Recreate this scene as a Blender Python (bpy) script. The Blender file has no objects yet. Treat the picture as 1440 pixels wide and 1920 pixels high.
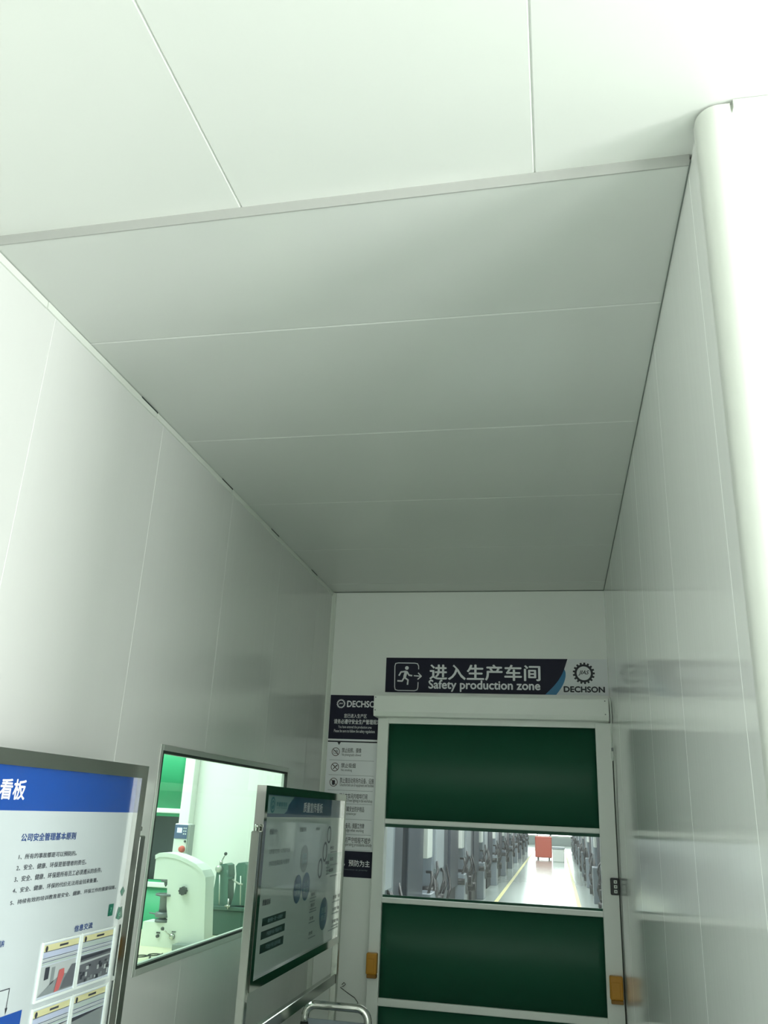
import bpy, bmesh, math, random
from mathutils import Vector, Matrix
random.seed(7)
S = bpy.context.scene
C = S.collection

# ------------------------------------------------------------------ camera
CAM = Vector((0.0, 0.0, 1.65))
ROT = Matrix(((0.9803362124751203, 0.19273856513253843, 0.042340949689231584),
              (-0.026898543698046347, 0.34307843880063715, -0.938921537284688),
              (-0.19549265678500585, 0.9193198737875559, 0.3415166039922104)))   # world -> (right, down, forward)
FPX = 1547.83
cam_data = bpy.data.cameras.new('camera')
cam = bpy.data.objects.new('camera', cam_data); C.objects.link(cam)
cam_data.sensor_fit = 'VERTICAL'; cam_data.sensor_height = 24.0
cam_data.lens = 24.0 * FPX / 1920.0
cam_data.clip_start = 0.02; cam_data.clip_end = 300
right, down, fwd = ROT[0], ROT[1], ROT[2]
mw = Matrix((right, -down, -fwd)).transposed().to_4x4(); mw.translation = CAM
cam.matrix_world = mw
S.camera = cam

# ------------------------------------------------------------------ colour management, world
S.view_settings.view_transform = 'Standard'
S.view_settings.look = 'None'
S.view_settings.gamma = 1.0
S.view_settings.use_curve_mapping = False
S.view_settings.exposure = 0.0
S.cycles.max_bounces = 14
S.cycles.diffuse_bounces = 8
S.cycles.glossy_bounces = 6
S.cycles.transparent_max_bounces = 16
S.cycles.sample_clamp_indirect = 6.0
S.cycles.caustics_reflective = False
S.cycles.caustics_refractive = False
S.cycles.use_denoising = True

W = bpy.data.worlds.new('daylight'); S.world = W; W.use_nodes = True
wb = W.node_tree.nodes['Background']
wb.inputs[0].default_value = (0.86, 0.97, 0.93, 1); wb.inputs[1].default_value = 1.0

def area(name, loc, direction, sx, sy, power, col=(1, 1, 1), spread=180):
    d = bpy.data.lights.new(name, 'AREA'); d.shape = 'RECTANGLE'; d.size = sx; d.size_y = sy
    d.energy = power; d.color = col; d.spread = math.radians(spread)
    o = bpy.data.objects.new(name, d); C.objects.link(o); o.location = loc
    o.rotation_euler = Vector(direction).to_track_quat('-Z', 'Y').to_euler()
    return o

DAY = (0.975, 1.0, 0.975)
# daylight through the window wall on the right of the lobby
area('daylight_side_window', (4.30, 0.02, 1.70), (-1, 0, 0), 1.0, 2.4, 230, DAY)
area('daylight_rear_side_window', (4.30, -2.25, 1.70), (-1, 0, 0), 2.2, 2.4, 290, DAY)
# lamps of the measuring room
area('measuring_room_lamp_light', (-3.0, 4.5, 2.72), (0, 0, -1), 1.5, 1.9, 36, (0.86, 1.0, 0.92))
# lamps of the workshop
for ly in (11, 21, 33, 46):
    area('workshop_lamp_light', (-0.5, ly, 5.7), (0, 0, -1), 6.0, 3.0, 430, (0.95, 1.0, 0.98))

# ------------------------------------------------------------------ helpers
def P(px, py, axis, val):
    """point where the sight line of a picture position meets the plane axis = val"""
    d = ROT.transposed() @ Vector(((px - 720) / FPX, (py - 960) / FPX, 1.0))
    i = 'xyz'.index(axis)
    return CAM + d * ((val - CAM[i]) / d[i])

def mat(name, col, rough=0.5, metal=0.0, spec=0.5, coat=0.0, coat_rough=0.05, bump=None, emit=None, vary=0.0):
    m = bpy.data.materials.new(name); m.use_nodes = True
    nt = m.node_tree; b = nt.nodes['Principled BSDF']
    b.inputs['Base Color'].default_value = (*col, 1)
    b.inputs['Roughness'].default_value = rough
    b.inputs['Metallic'].default_value = metal
    b.inputs['Specular IOR Level'].default_value = spec
    b.inputs['Coat Weight'].default_value = coat
    b.inputs['Coat Roughness'].default_value = coat_rough
    if emit:
        b.inputs['Emission Color'].default_value = (*emit[0], 1); b.inputs['Emission Strength'].default_value = emit[1]
    if bump or vary:
        tc = nt.nodes.new('ShaderNodeTexCoord'); mp = nt.nodes.new('ShaderNodeMapping')
        nz = nt.nodes.new('ShaderNodeTexNoise')
        sc = bump[0] if bump else (3, 3, 3)
        mp.inputs['Scale'].default_value = sc
        nz.inputs['Scale'].default_value = 1.0; nz.inputs['Detail'].default_value = 3
        nt.links.new(tc.outputs['Object'], mp.inputs['Vector']); nt.links.new(mp.outputs['Vector'], nz.inputs['Vector'])
        if bump:
            bp = nt.nodes.new('ShaderNodeBump'); bp.inputs['Strength'].default_value = bump[1]; bp.inputs['Distance'].default_value = bump[2]
            nt.links.new(nz.outputs['Fac'], bp.inputs['Height']); nt.links.new(bp.outputs['Normal'], b.inputs['Normal'])
        if vary:
            mx = nt.nodes.new('ShaderNodeMix'); mx.data_type = 'RGBA'
            mx.inputs['A'].default_value = (*[c * (1 - vary) for c in col], 1); mx.inputs['B'].default_value = (*[min(1, c * (1 + vary)) for c in col], 1)
            nt.links.new(nz.outputs['Fac'], mx.inputs['Factor']); nt.links.new(mx.outputs['Result'], b.inputs['Base Color'])
    return m

def sheet_mat(name, tint, gloss_rough=0.03, haze=0.0, haze_col=(0.9, 0.95, 0.93)):
    """thin transparent sheet: fresnel reflection over tinted transmission with a little haze"""
    m = bpy.data.materials.new(name); m.use_nodes = True
    nt = m.node_tree; nt.nodes.clear()
    out = nt.nodes.new('ShaderNodeOutputMaterial')
    tr = nt.nodes.new('ShaderNodeBsdfTransparent'); tr.inputs[0].default_value = (*tint, 1)
    gl = nt.nodes.new('ShaderNodeBsdfGlossy'); gl.inputs['Roughness'].default_value = gloss_rough
    fr = nt.nodes.new('ShaderNodeFresnel'); fr.inputs['IOR'].default_value = 1.45
    mx = nt.nodes.new('ShaderNodeMixShader')
    last = tr
    if haze:
        df = nt.nodes.new('ShaderNodeBsdfTranslucent'); df.inputs[0].default_value = (*haze_col, 1)
        mh = nt.nodes.new('ShaderNodeMixShader'); mh.inputs[0].default_value = haze
        nt.links.new(tr.outputs[0], mh.inputs[1]); nt.links.new(df.outputs[0], mh.inputs[2]); last = mh
    nt.links.new(fr.outputs[0], mx.inputs[0]); nt.links.new(last.outputs[0], mx.inputs[1]); nt.links.new(gl.outputs[0], mx.inputs[2])
    nt.links.new(mx.outputs[0], out.inputs[0])
    return m

class MB:
    """collects geometry in world coordinates and links it as one mesh object"""
    def __init__(s): s.bm = bmesh.new()
    def box(s, a, b, bevel=0.0, seg=2):
        a, b = Vector(a), Vector(b)
        r = bmesh.ops.create_cube(s.bm, size=1.0)
        vs = r['verts']
        c = (a + b) / 2; d = b - a
        for v in vs: v.co = Vector((c.x + v.co.x * abs(d.x), c.y + v.co.y * abs(d.y), c.z + v.co.z * abs(d.z)))
        if bevel:
            es = list({e for v in vs for e in v.link_edges})
            bmesh.ops.bevel(s.bm, geom=es, offset=bevel, segments=seg, affect='EDGES', profile=0.5)
        return s
    def quad(s, *pts):
        s.bm.faces.new([s.bm.verts.new(p) for p in pts]); return s
    def poly(s, pts): return s.quad(*pts)
    def prism(s, pts, vec):
        """closed outline pts (3D, planar) extruded along vec"""
        vec = Vector(vec); n = len(pts)
        a = [s.bm.verts.new(p) for p in pts]; b = [s.bm.verts.new(Vector(p) + vec) for p in pts]
        s.bm.faces.new(a[::-1]); s.bm.faces.new(b)
        for i in range(n): s.bm.faces.new((a[i], a[(i + 1) % n], b[(i + 1) % n], b[i]))
        return s
    def cyl(s, p0, p1, r0, r1=None, n=24, caps=True):
        p0, p1 = Vector(p0), Vector(p1); r1 = r0 if r1 is None else r1
        d = (p1 - p0).normalized(); u = d.orthogonal().normalized(); w = d.cross(u)
        A = []; B = []
        for i in range(n):
            t = 2 * math.pi * i / n; k = u * math.cos(t) + w * math.sin(t)
            A.append(s.bm.verts.new(p0 + k * r0)); B.append(s.bm.verts.new(p1 + k * r1))
        for i in range(n): s.bm.faces.new((A[i], A[(i + 1) % n], B[(i + 1) % n], B[i])).smooth = True
        if caps: s.bm.faces.new(A[::-1]); s.bm.faces.new(B)
        return s
    def lathe(s, c, prof, n=28, axis=(0, 0, 1)):
        """prof: list of (radius, height) along axis from c"""
        c = Vector(c); d = Vector(axis).normalized(); u = d.orthogonal().normalized(); w = d.cross(u)
        rings = []
        for r, h in prof:
            rings.append([s.bm.verts.new(c + d * h + (u * math.cos(2 * math.pi * i / n) + w * math.sin(2 * math.pi * i / n)) * max(r, 1e-4)) for i in range(n)])
        for a, b in zip(rings, rings[1:]):
            for i in range(n): s.bm.faces.new((a[i], a[(i + 1) % n], b[(i + 1) % n], b[i])).smooth = True
        s.bm.faces.new(rings[0][::-1]); s.bm.faces.new(rings[-1])
        return s
    def tube(s, pts, r, n=14):
        pts = [Vector(p) for p in pts]; rings = []
        t0 = (pts[1] - pts[0]).normalized(); u = t0.orthogonal().normalized()
        for i, p in enumerate(pts):
            t = (pts[min(i + 1, len(pts) - 1)] - pts[max(i - 1, 0)]).normalized()
            u = (u - t * u.dot(t)).normalized(); w = t.cross(u)
            rings.append([s.bm.verts.new(p + (u * math.cos(2 * math.pi * k / n) + w * math.sin(2 * math.pi * k / n)) * r) for k in range(n)])
        for a, b in zip(rings, rings[1:]):
            for k in range(n): s.bm.faces.new((a[k], a[(k + 1) % n], b[(k + 1) % n], b[k])).smooth = True
        s.bm.faces.new(rings[0][::-1]); s.bm.faces.new(rings[-1])
        return s
    def build(s, name, material, parent=None, kind=None):
        bmesh.ops.recalc_face_normals(s.bm, faces=s.bm.faces[:])
        return link(name, s.bm, material, parent, kind)

def root_loc(o):
    v = Vector((0, 0, 0))
    while o is not None:
        v += o.location; o = o.parent
    return v

def link(name, bm, material, parent=None, kind=None):
    off = root_loc(parent)
    for v in bm.verts: v.co -= off
    me = bpy.data.meshes.new(name); bm.to_mesh(me); bm.free()
    for m in (material if isinstance(material, (list, tuple)) else [material]): me.materials.append(m)
    o = bpy.data.objects.new(name, me); C.objects.link(o); o.parent = parent
    if kind: o['kind'] = kind
    return o

def thing(name, label, cat, loc, group=None):
    o = bpy.data.objects.new(name, None); C.objects.link(o); o.location = loc
    o['label'] = label; o['category'] = cat
    if group: o['group'] = group
    o.empty_display_size = 0.1
    return o

def tag(o, label, cat, group=None):
    o['label'] = label; o['category'] = cat
    if group: o['group'] = group
    return o

def struct_empty(name, loc):
    o = bpy.data.objects.new(name, None); C.objects.link(o); o.location = loc; o['kind'] = 'structure'; return o

def dup(root, loc, label, group=None):
    r = root.copy(); C.objects.link(r); r.location = loc; r['label'] = label
    if group: r['group'] = group
    for ch in list(root.children):
        c = ch.copy(); C.objects.link(c); c.parent = r
        for g in ch.children:
            d = g.copy(); C.objects.link(d); d.parent = c
    return r

# flat printing on a board: frames map (u, v) to world. 'x' boards face +x, 'y' boards face -y
def frame(axis, val):
    if axis == 'x': return lambda u, v: Vector((val, u, v))
    return lambda u, v: Vector((u, val, v))

def uv_of(axis, p): return (p.y, p.z) if axis == 'x' else (p.x, p.z)

def lettering(text, parent, axis, val, lb, rt, m, bold=0.012, name='lettering', shear=0.0, fill=True):
    """text fitted between the lower left corner lb and the upper right corner rt (u, v)"""
    cu = bpy.data.curves.new('text', 'FONT'); cu.body = text; cu.shear = shear; cu.resolution_u = 3
    cu.space_line = 1.1
    o = bpy.data.objects.new('text', cu); C.objects.link(o)
    bpy.context.view_layer.update()
    me = bpy.data.meshes.new_from_object(o.evaluated_get(bpy.context.evaluated_depsgraph_get()))
    bpy.data.objects.remove(o); bpy.data.curves.remove(cu)
    bm = bmesh.new(); bm.from_mesh(me); bpy.data.meshes.remove(me)
    xs = [v.co.x for v in bm.verts]; ys = [v.co.y for v in bm.verts]
    x0, x1, y0, y1 = min(xs), max(xs), min(ys), max(ys)
    F = frame(axis, val); base_faces = bm.faces[:]
    if bold > 0:
        for q, (dx, dy) in enumerate(((bold, 0), (-bold, 0), (0, bold), (0, -bold))):
            g = bmesh.ops.duplicate(bm, geom=base_faces)['geom']
            for v in g:
                if isinstance(v, bmesh.types.BMVert): v.co += Vector((dx, dy, 0.00004 * (q + 1)))
        xs = [v.co.x for v in bm.verts]; ys = [v.co.y for v in bm.verts]; x0, x1, y0, y1 = min(xs), max(xs), min(ys), max(ys)
    lift = Vector((1, 0, 0)) if axis == 'x' else Vector((0, -1, 0))
    for v in bm.verts:
        v.co = lift * v.co.z + F(lb[0] + (v.co.x - x0) / (x1 - x0) * (rt[0] - lb[0]), lb[1] + (v.co.y - y0) / (y1 - y0) * (rt[1] - lb[1]))
    return link(name, bm, m, parent)

def pbox(axis, val, lb, rt):
    """two picture positions -> (u,v) corners on the board plane"""
    return uv_of(axis, P(*lb, axis, val)), uv_of(axis, P(*rt, axis, val))

def flat(parent, axis, val, pts, m, name):
    F = frame(axis, val); b = MB(); b.poly([F(*p) for p in pts]); return b.build(name, m, parent)

def rect(u0, v0, u1, v1): return [(u0, v0), (u1, v0), (u1, v1), (u0, v1)]

def strokes(mb, axis, val, lines, w):
    """flat pen strokes with round joints"""
    F = frame(axis, val)
    for ln in lines:
        for (a, b) in zip(ln, ln[1:]):
            a2, b2 = Vector(a), Vector(b); d = (b2 - a2)
            if d.length < 1e-6: continue
            d.normalize(); n = Vector((-d.y, d.x)) * w / 2
            mb.quad(F(*(a2 - n)), F(*(b2 - n)), F(*(b2 + n)), F(*(a2 + n)))
        for a in ln[1:-1] if len(ln) > 2 else []:
            mb.poly([F(a[0] + w / 2 * math.cos(t * math.pi / 5), a[1] + w / 2 * math.sin(t * math.pi / 5)) for t in range(10)])
    return mb

def ell(cu, cv, ru, rv, n=40): return [(cu + ru * math.cos(2 * math.pi * i / n), cv + rv * math.sin(2 * math.pi * i / n)) for i in range(n)]

def ring(mb, axis, val, cu, cv, ro, ri, n=40, a0=0.0, a1=2 * math.pi):
    F = frame(axis, val)
    for i in range(n):
        t0 = a0 + (a1 - a0) * i / n; t1 = a0 + (a1 - a0) * (i + 1) / n
        mb.quad(F(cu + ro * math.cos(t0), cv + ro * math.sin(t0)), F(cu + ro * math.cos(t1), cv + ro * math.sin(t1)),
                F(cu + ri * math.cos(t1), cv + ri * math.sin(t1)), F(cu + ri * math.cos(t0), cv + ri * math.sin(t0)))
    return mb

def gear(mb, axis, val, cu, cv, r, teeth=16, band=0.22):
    F = frame(axis, val)
    ring(mb, axis, val, cu, cv, r * 0.84, r * (0.84 - band), 48)
    for k in range(teeth):
        t = 2 * math.pi * k / teeth; w0, w1 = 0.62 * math.pi / teeth, 0.46 * math.pi / teeth
        mb.quad(*[F(cu + rr * r * math.cos(t + s), cv + rr * r * math.sin(t + s)) for rr, s in ((0.82, -w0), (1.0, -w1), (1.0, w1), (0.82, w0))])
    return mb

# ------------------------------------------------------------------ materials
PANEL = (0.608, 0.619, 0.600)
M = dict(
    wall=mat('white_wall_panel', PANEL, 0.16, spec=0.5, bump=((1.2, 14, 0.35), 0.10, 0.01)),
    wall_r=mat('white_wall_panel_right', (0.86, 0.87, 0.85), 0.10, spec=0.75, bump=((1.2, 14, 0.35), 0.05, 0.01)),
    wall_y=mat('white_end_wall_panel', (0.85, 0.862, 0.84), 0.25, spec=0.4),
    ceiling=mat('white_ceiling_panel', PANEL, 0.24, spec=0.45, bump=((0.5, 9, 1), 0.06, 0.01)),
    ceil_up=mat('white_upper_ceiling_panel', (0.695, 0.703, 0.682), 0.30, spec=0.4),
    seam=mat('panel_joint', (0.72, 0.76, 0.71), 0.3),
    trimw=mat('white_aluminium_trim', (0.66, 0.69, 0.64), 0.35),
    cornerp=mat('cream_corner_profile', (0.62, 0.635, 0.595), 0.32),
    fascia=mat('grey_white_fascia', (0.36, 0.365, 0.35), 0.4),
    dark=mat('dark_gap', (0.03, 0.04, 0.035), 0.8), joint=mat('grey_sealant', (0.16, 0.18, 0.165), 0.7),
    gasket=mat('black_rubber', (0.012, 0.018, 0.015), 0.5),
    floor=mat('grey_green_epoxy_floor', (0.36, 0.42, 0.37), 0.2, spec=0.5, vary=0.05),
    floor_f=mat('pale_epoxy_floor', (0.42, 0.49, 0.45), 0.16, spec=0.6, vary=0.03),
    steel=mat('polished_stainless_steel', (0.62, 0.63, 0.60), 0.07, metal=1.0),
    steelb=mat('satin_stainless_steel', (0.52, 0.54, 0.50), 0.22, metal=1.0),
    alu=mat('aluminium', (0.62, 0.65, 0.61), 0.3, metal=0.6),
    doorw=mat('white_door_steel', (0.84, 0.855, 0.825), 0.30, spec=0.5),
    green=mat('dark_green_curtain', (0.013, 0.086, 0.050), 0.45, spec=0.3),
    green_lit=mat('green_curtain_painted_lit', (0.05, 0.37, 0.18), 0.32, spec=0.28),  # same dark green cloth, the measuring room's light put into its colour
    pvc=sheet_mat('clear_curtain_window', (0.93, 0.97, 0.96), 0.05, 0.025),
    glass=sheet_mat('green_tinted_glass', (0.80, 0.96, 0.88), 0.0),
    navy=mat('dark_navy_print', (0.022, 0.022, 0.042), 0.5, spec=0.15),
    signwhite=mat('pale_grey_print', (0.74, 0.75, 0.78), 0.4),
    white=mat('white_print', (0.80, 0.80, 0.84), 0.5),
    posterw=mat('white_notice_paper', (0.84, 0.84, 0.88), 0.5),
    greyl=mat('grey_rule', (0.25, 0.25, 0.29), 0.5),
    black=mat('black_print', (0.02, 0.02, 0.03), 0.5),
    ring=mat('dark_red_prohibition_ring', (0.05, 0.008, 0.015), 0.5),
    swoosh=mat('blue_print', (0.02, 0.18, 0.38), 0.4),
    blue=mat('royal_blue_print', (0.006, 0.062, 0.33), 0.25, coat=1.0, coat_rough=0.03),
    paper=mat('white_board_print', (0.50, 0.55, 0.57), 0.3, coat=1.0, coat_rough=0.03),
    paper2=mat('pale_grey_board_print', (0.44, 0.51, 0.49), 0.3, coat=0.6, coat_rough=0.03),
    steelblue=mat('grey_blue_print', (0.025, 0.075, 0.16), 0.3, coat=0.6, coat_rough=0.03),
    palelogo=mat('pale_teal_print', (0.26, 0.40, 0.42), 0.3, coat=0.6, coat_rough=0.03),
    inkblue=mat('navy_lettering', (0.015, 0.05, 0.20), 0.4),
    ink=mat('dark_grey_lettering', (0.045, 0.05, 0.065), 0.4),
    inkfaint=mat('grey_lettering', (0.16, 0.20, 0.21), 0.4),
    bubble=mat('slate_blue_print', (0.05, 0.12, 0.19), 0.3, coat=0.6, coat_rough=0.03),
    bubbleg=mat('grey_print', (0.24, 0.29, 0.27), 0.3, coat=0.6, coat_rough=0.03),
    darkbox=mat('dark_green_grey_print', (0.012, 0.035, 0.035), 0.3, coat=0.6, coat_rough=0.03),
    patch=mat('green_grey_print', (0.25, 0.36, 0.33), 0.3, coat=0.6, coat_rough=0.03),
    cyan=mat('teal_print', (0.03, 0.16, 0.19), 0.4),
    sticker=mat('green_sticker', (0.01, 0.14, 0.09), 0.4),
    stickl=mat('light_green_print', (0.2, 0.5, 0.36), 0.4),
    sleeve=mat('clear_sleeve_edge', (0.78, 0.84, 0.82), 0.15, coat=1.0),
    docp=mat('document_paper', (0.52, 0.58, 0.66), 0.4),
    docy=mat('yellow_document_band', (0.60, 0.58, 0.33), 0.4),
    docg=mat('green_grey_document_band', (0.40, 0.48, 0.46), 0.4),
    docb=mat('lilac_document_band', (0.42, 0.47, 0.62), 0.4),
    pgrey=mat('photo_grey', (0.22, 0.25, 0.26), 0.4),
    pgreyl=mat('photo_pale_grey', (0.42, 0.46, 0.47), 0.4),
    pdark=mat('photo_dark', (0.04, 0.045, 0.06), 0.4),
    pmid=mat('photo_mid_grey', (0.12, 0.13, 0.15), 0.4),
    pred=mat('photo_red', (0.50, 0.12, 0.12), 0.4),
    orange=mat('amber_plastic', (0.55, 0.25, 0.018), 0.4, vary=0.12),
    oranged=mat('dark_amber_plastic', (0.30, 0.13, 0.012), 0.4),
    btn=mat('dark_grey_plastic', (0.045, 0.045, 0.05), 0.5),
    btnw=mat('white_plastic', (0.75, 0.78, 0.74), 0.4),
    cable=mat('white_cable', (0.72, 0.76, 0.71), 0.4),
    cabled=mat('dark_cable', (0.03, 0.035, 0.03), 0.5),
    labwhite=mat('white_machine_paint', (0.78, 0.82, 0.79), 0.35),
    labgrey=mat('grey_machine_metal', (0.17, 0.19, 0.20), 0.4, metal=0.3),
    labdark=mat('black_knob', (0.06, 0.065, 0.065), 0.4),
    teal=mat('grey_green_cast_iron', (0.10, 0.21, 0.17), 0.42, vary=0.15),
    teald=mat('dark_green_cast_iron', (0.055, 0.125, 0.10), 0.45),
    bench=mat('cream_bench_top', (0.70, 0.68, 0.50), 0.4, vary=0.06),
    benchleg=mat('grey_bench_steel', (0.4, 0.42, 0.42), 0.4),
    plate=mat('grey_granite', (0.24, 0.29, 0.28), 0.4, vary=0.2),
    panelblue=mat('blue_grey_control_panel', (0.08, 0.12, 0.25), 0.4),
    lcd=mat('lit_display', (0.6, 0.7, 0.8), 0.3, emit=((0.75, 0.88, 1.0), 0.7)),
    redb=mat('red_button', (0.62, 0.10, 0.08), 0.4),
    lamp=mat('lamp_diffuser', (0.9, 0.9, 0.9), 0.5, emit=((0.93, 1.0, 0.96), 4.0)),
    farwin=mat('daylit_window', (0.9, 0.9, 0.9), 0.5, emit=((0.93, 1.0, 0.97), 5.0)),
    mgrey=mat('machine_grey_paint', (0.20, 0.235, 0.27), 0.35),
    mpale=mat('machine_pale_paint', (0.38, 0.42, 0.45), 0.35),
    mdark=mat('machine_dark_blue_grey', (0.04, 0.05, 0.07), 0.35),
    mblack=mat('machine_black', (0.012, 0.013, 0.015), 0.45, vary=0.4),
    yellow=mat('yellow_floor_paint', (0.62, 0.58, 0.20), 0.4),
    carred=mat('red_cart_paint', (0.70, 0.13, 0.08), 0.35),
    hallwall=mat('pale_workshop_wall', (0.62, 0.66, 0.66), 0.5),
    rubber=mat('grey_rubber', (0.06, 0.06, 0.06), 0.7),
)

# ------------------------------------------------------------------ dimensions of the place
XL, XR = -1.592, 0.364            # side walls of the passage
ZC, ZU = 3.176, 3.208             # passage ceiling, lobby ceiling
YB = 5.80                         # end wall with the roller door
YF = 1.575                        # lobby side of the right-hand wall
RX, BY = 4.2, -4.5                # lobby right wall and front glazing

def grooved(axis, val, u0, u1, v0, v1, seams, hole=None, out=1, depth=0.0014, half=0.0024, along='u'):
    """panel face with shallow V joints at the seam positions; returns MB. face lies at axis=val, out = side the room is on"""
    mb = MB(); F = frame(axis, val)
    us = [(u0, 0), (u1, 0)]
    for s in seams:
        if u0 + 0.02 < s < u1 - 0.02: us += [(s - half, 0), (s, 1), (s + half, 0)]
    vs = [v0, v1]
    if hole:
        us += [(hole[0], 0), (hole[2], 0)]; vs += [hole[1], hole[3]]
    us = sorted(set(us)); vs = sorted(set(vs))
    i = 'xyz'.index(axis)
    def pt(u, v):
        p = F(u[0], v); p[i] -= out * depth * u[1]; return p
    for a, b in zip(us, us[1:]):
        for c, d in zip(vs, vs[1:]):
            mu, mv = (a[0] + b[0]) / 2, (c + d) / 2
            if hole and hole[0] < mu < hole[2] and hole[1] < mv < hole[3]: continue
            mb.quad(pt(a, c), pt(b, c), pt(b, d), pt(a, d))
    return mb

def slab(mb, a, b): mb.box(a, b); return mb

WY0, WY1, WZ0, WZ1 = 3.30, 5.015, 1.048, 1.852      # measuring-room window opening in the left wall

# floor
fl = MB(); fl.box((XL - 3.6, BY - 0.2, -0.1), (RX + 0.2, YB, 0.0)); fl.build('floor', M['floor'], kind='structure')
ff = MB(); ff.box((-9.0, YB, -0.1), (8.0, 64, 0.0)); ff.build('floor_workshop', M['floor_f'], kind='structure')

# left wall: jointed face towards the passage, core behind it
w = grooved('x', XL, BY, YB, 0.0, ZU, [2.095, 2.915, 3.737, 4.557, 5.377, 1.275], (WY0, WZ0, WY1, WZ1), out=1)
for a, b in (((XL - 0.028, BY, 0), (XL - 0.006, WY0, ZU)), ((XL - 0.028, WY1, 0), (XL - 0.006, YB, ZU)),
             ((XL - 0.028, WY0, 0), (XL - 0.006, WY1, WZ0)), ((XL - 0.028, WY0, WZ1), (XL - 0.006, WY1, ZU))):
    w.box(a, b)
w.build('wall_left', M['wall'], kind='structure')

# right wall of the passage
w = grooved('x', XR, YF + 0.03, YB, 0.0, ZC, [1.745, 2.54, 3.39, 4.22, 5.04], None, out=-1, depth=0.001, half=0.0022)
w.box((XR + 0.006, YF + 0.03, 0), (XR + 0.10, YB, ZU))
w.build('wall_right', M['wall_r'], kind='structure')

# rounded corner profile at its end
tp = MB(); r = 0.046; pts = [(XR - 0.003, YF + 0.055), (XR - 0.003, YF + 0.035)]
for k in range(13):
    t = math.pi + (math.pi / 2) * k / 12
    pts.append((XR - 0.003 + r + r * math.cos(t), YF + 0.034 + (r - 0.0) * math.sin(t) - 0.0))
pts += [(XR + 0.066, YF - 0.012), (XR + 0.066, YF + 0.055)]
tp.prism([(x, y, 0.0) for x, y in pts], (0, 0, ZU - 0.006))
o = tp.build('trim_1', M['cornerp'], kind='structure')
for p in o.data.polygons: p.use_smooth = abs(p.normal.z) < 0.5
try: o.data.set_sharp_from_angle(angle=math.radians(35))
except Exception: pass

# lobby wall to the right of the corner, its ceiling trim
w = MB(); w.box((XR + 0.066, YF, 0), (RX, YF + 0.06, ZU)); w.build('wall_front', M['wall_y'], kind='structure')
w = MB(); w.box((XR + 0.072, YF - 0.018, ZU - 0.024), (RX, YF, ZU - 0.002)); w.build('trim_2', M['trimw'], kind='structure')

# lobby ceiling (joints run away from the viewer) and passage ceiling (joints run across)
cb = MB(); xs = [XL - 0.06]
for s in (-0.813, -0.012, 0.789, 1.59, 2.391, 3.192): xs += [s - 0.004, s, s + 0.004]
xs.append(RX)
for i, (a, b) in enumerate(zip(xs, xs[1:])):
    za = ZU + (0.004 if (i % 3) == 2 else 0); zb = ZU + (0.004 if ((i + 1) % 3) == 2 else 0)
    cb.quad((a, BY, za), (b, BY, zb), (b, 1.79, zb), (a, 1.79, za))
cb.box((XL - 0.06, BY, ZU + 0.008), (RX, 1.79, ZU + 0.06))
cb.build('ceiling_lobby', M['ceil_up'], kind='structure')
cb = MB(); ys = [1.735]
for s in (2.302, 3.133, 3.945, 4.76, 5.57): ys += [s - 0.005, s, s + 0.005]
ys.append(YB)
for i, (a, b) in enumerate(zip(ys, ys[1:])):
    za = ZC + (0.0025 if (i % 3) == 2 else 0); zb = ZC + (0.0025 if ((i + 1) % 3) == 2 else 0)
    cb.quad((XL, 1.754 if i == 0 else a, za), (XL, b, zb), (XR, b, zb), (XR, 1.718 if i == 0 else a, za))
cb.box((XL, 1.760, ZC + 0.008), (XR, YB, ZC + 0.06))
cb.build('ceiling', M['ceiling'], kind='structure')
fa = MB()
fa.prism([(XL, 1.752, ZC - 0.001), (XR, 1.716, ZC - 0.001), (XR, 1.720, ZC - 0.001), (XL, 1.756, ZC - 0.001)], (0, 0, ZU - ZC + 0.001))
fa.build('trim_3', M['fascia'], kind='structure')

# angle trim along the top of the left wall, in lengths that do not quite meet; dark joint behind it
tr = MB(); joints = [1.0, P(88, 570, 'x', XL).y, P(292, 780, 'x', XL).y, P(434, 918, 'x', XL).y, P(521, 1008, 'x', XL).y, P(593, 1078, 'x', XL).y, YB]
for i, (a, b) in enumerate(zip(joints, joints[1:])):
    d0, d1 = (0.0015, 0.006) if i % 2 == 0 else (0.001, 0.008)
    z1 = ZC - 0.001
    tr.prism([(XL, a + 0.002, z1 - 0.026), (XL + 0.006, a + 0.002, z1 - 0.026), (XL + 0.006, a + 0.002, z1 - d0), (XL, a + 0.002, z1 - d0)], (0, b - a - 0.006, -(d1 - d0) * 0.3))
tr.build('trim_4', M['trimw'], kind='structure')
tr = MB()
for a in joints[2:6]: tr.box((XL, a - 0.14, ZC - 0.006), (XL + 0.007, a + 0.002, ZC - 0.0005))
tr.build('trim_5', M['dark'], kind='structure')
tr = MB(); tr.box((XR - 0.003, 1.70, ZC - 0.004), (XR, YB, ZC)); tr.box((XL, YB - 0.005, ZC - 0.005), (XR, YB, ZC)); tr.build('trim_6', M['joint'], kind='structure')
# cove strip in the far left corner
tr = MB(); tr.prism([(XL, YB, 0), (XL + 0.028, YB, 0), (XL + 0.024, YB - 0.010, 0), (XL + 0.010, YB - 0.024, 0), (XL, YB - 0.028, 0)], (0, 0, ZC - 0.008)); tr.build('trim_7', M['trimw'], kind='structure')

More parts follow.
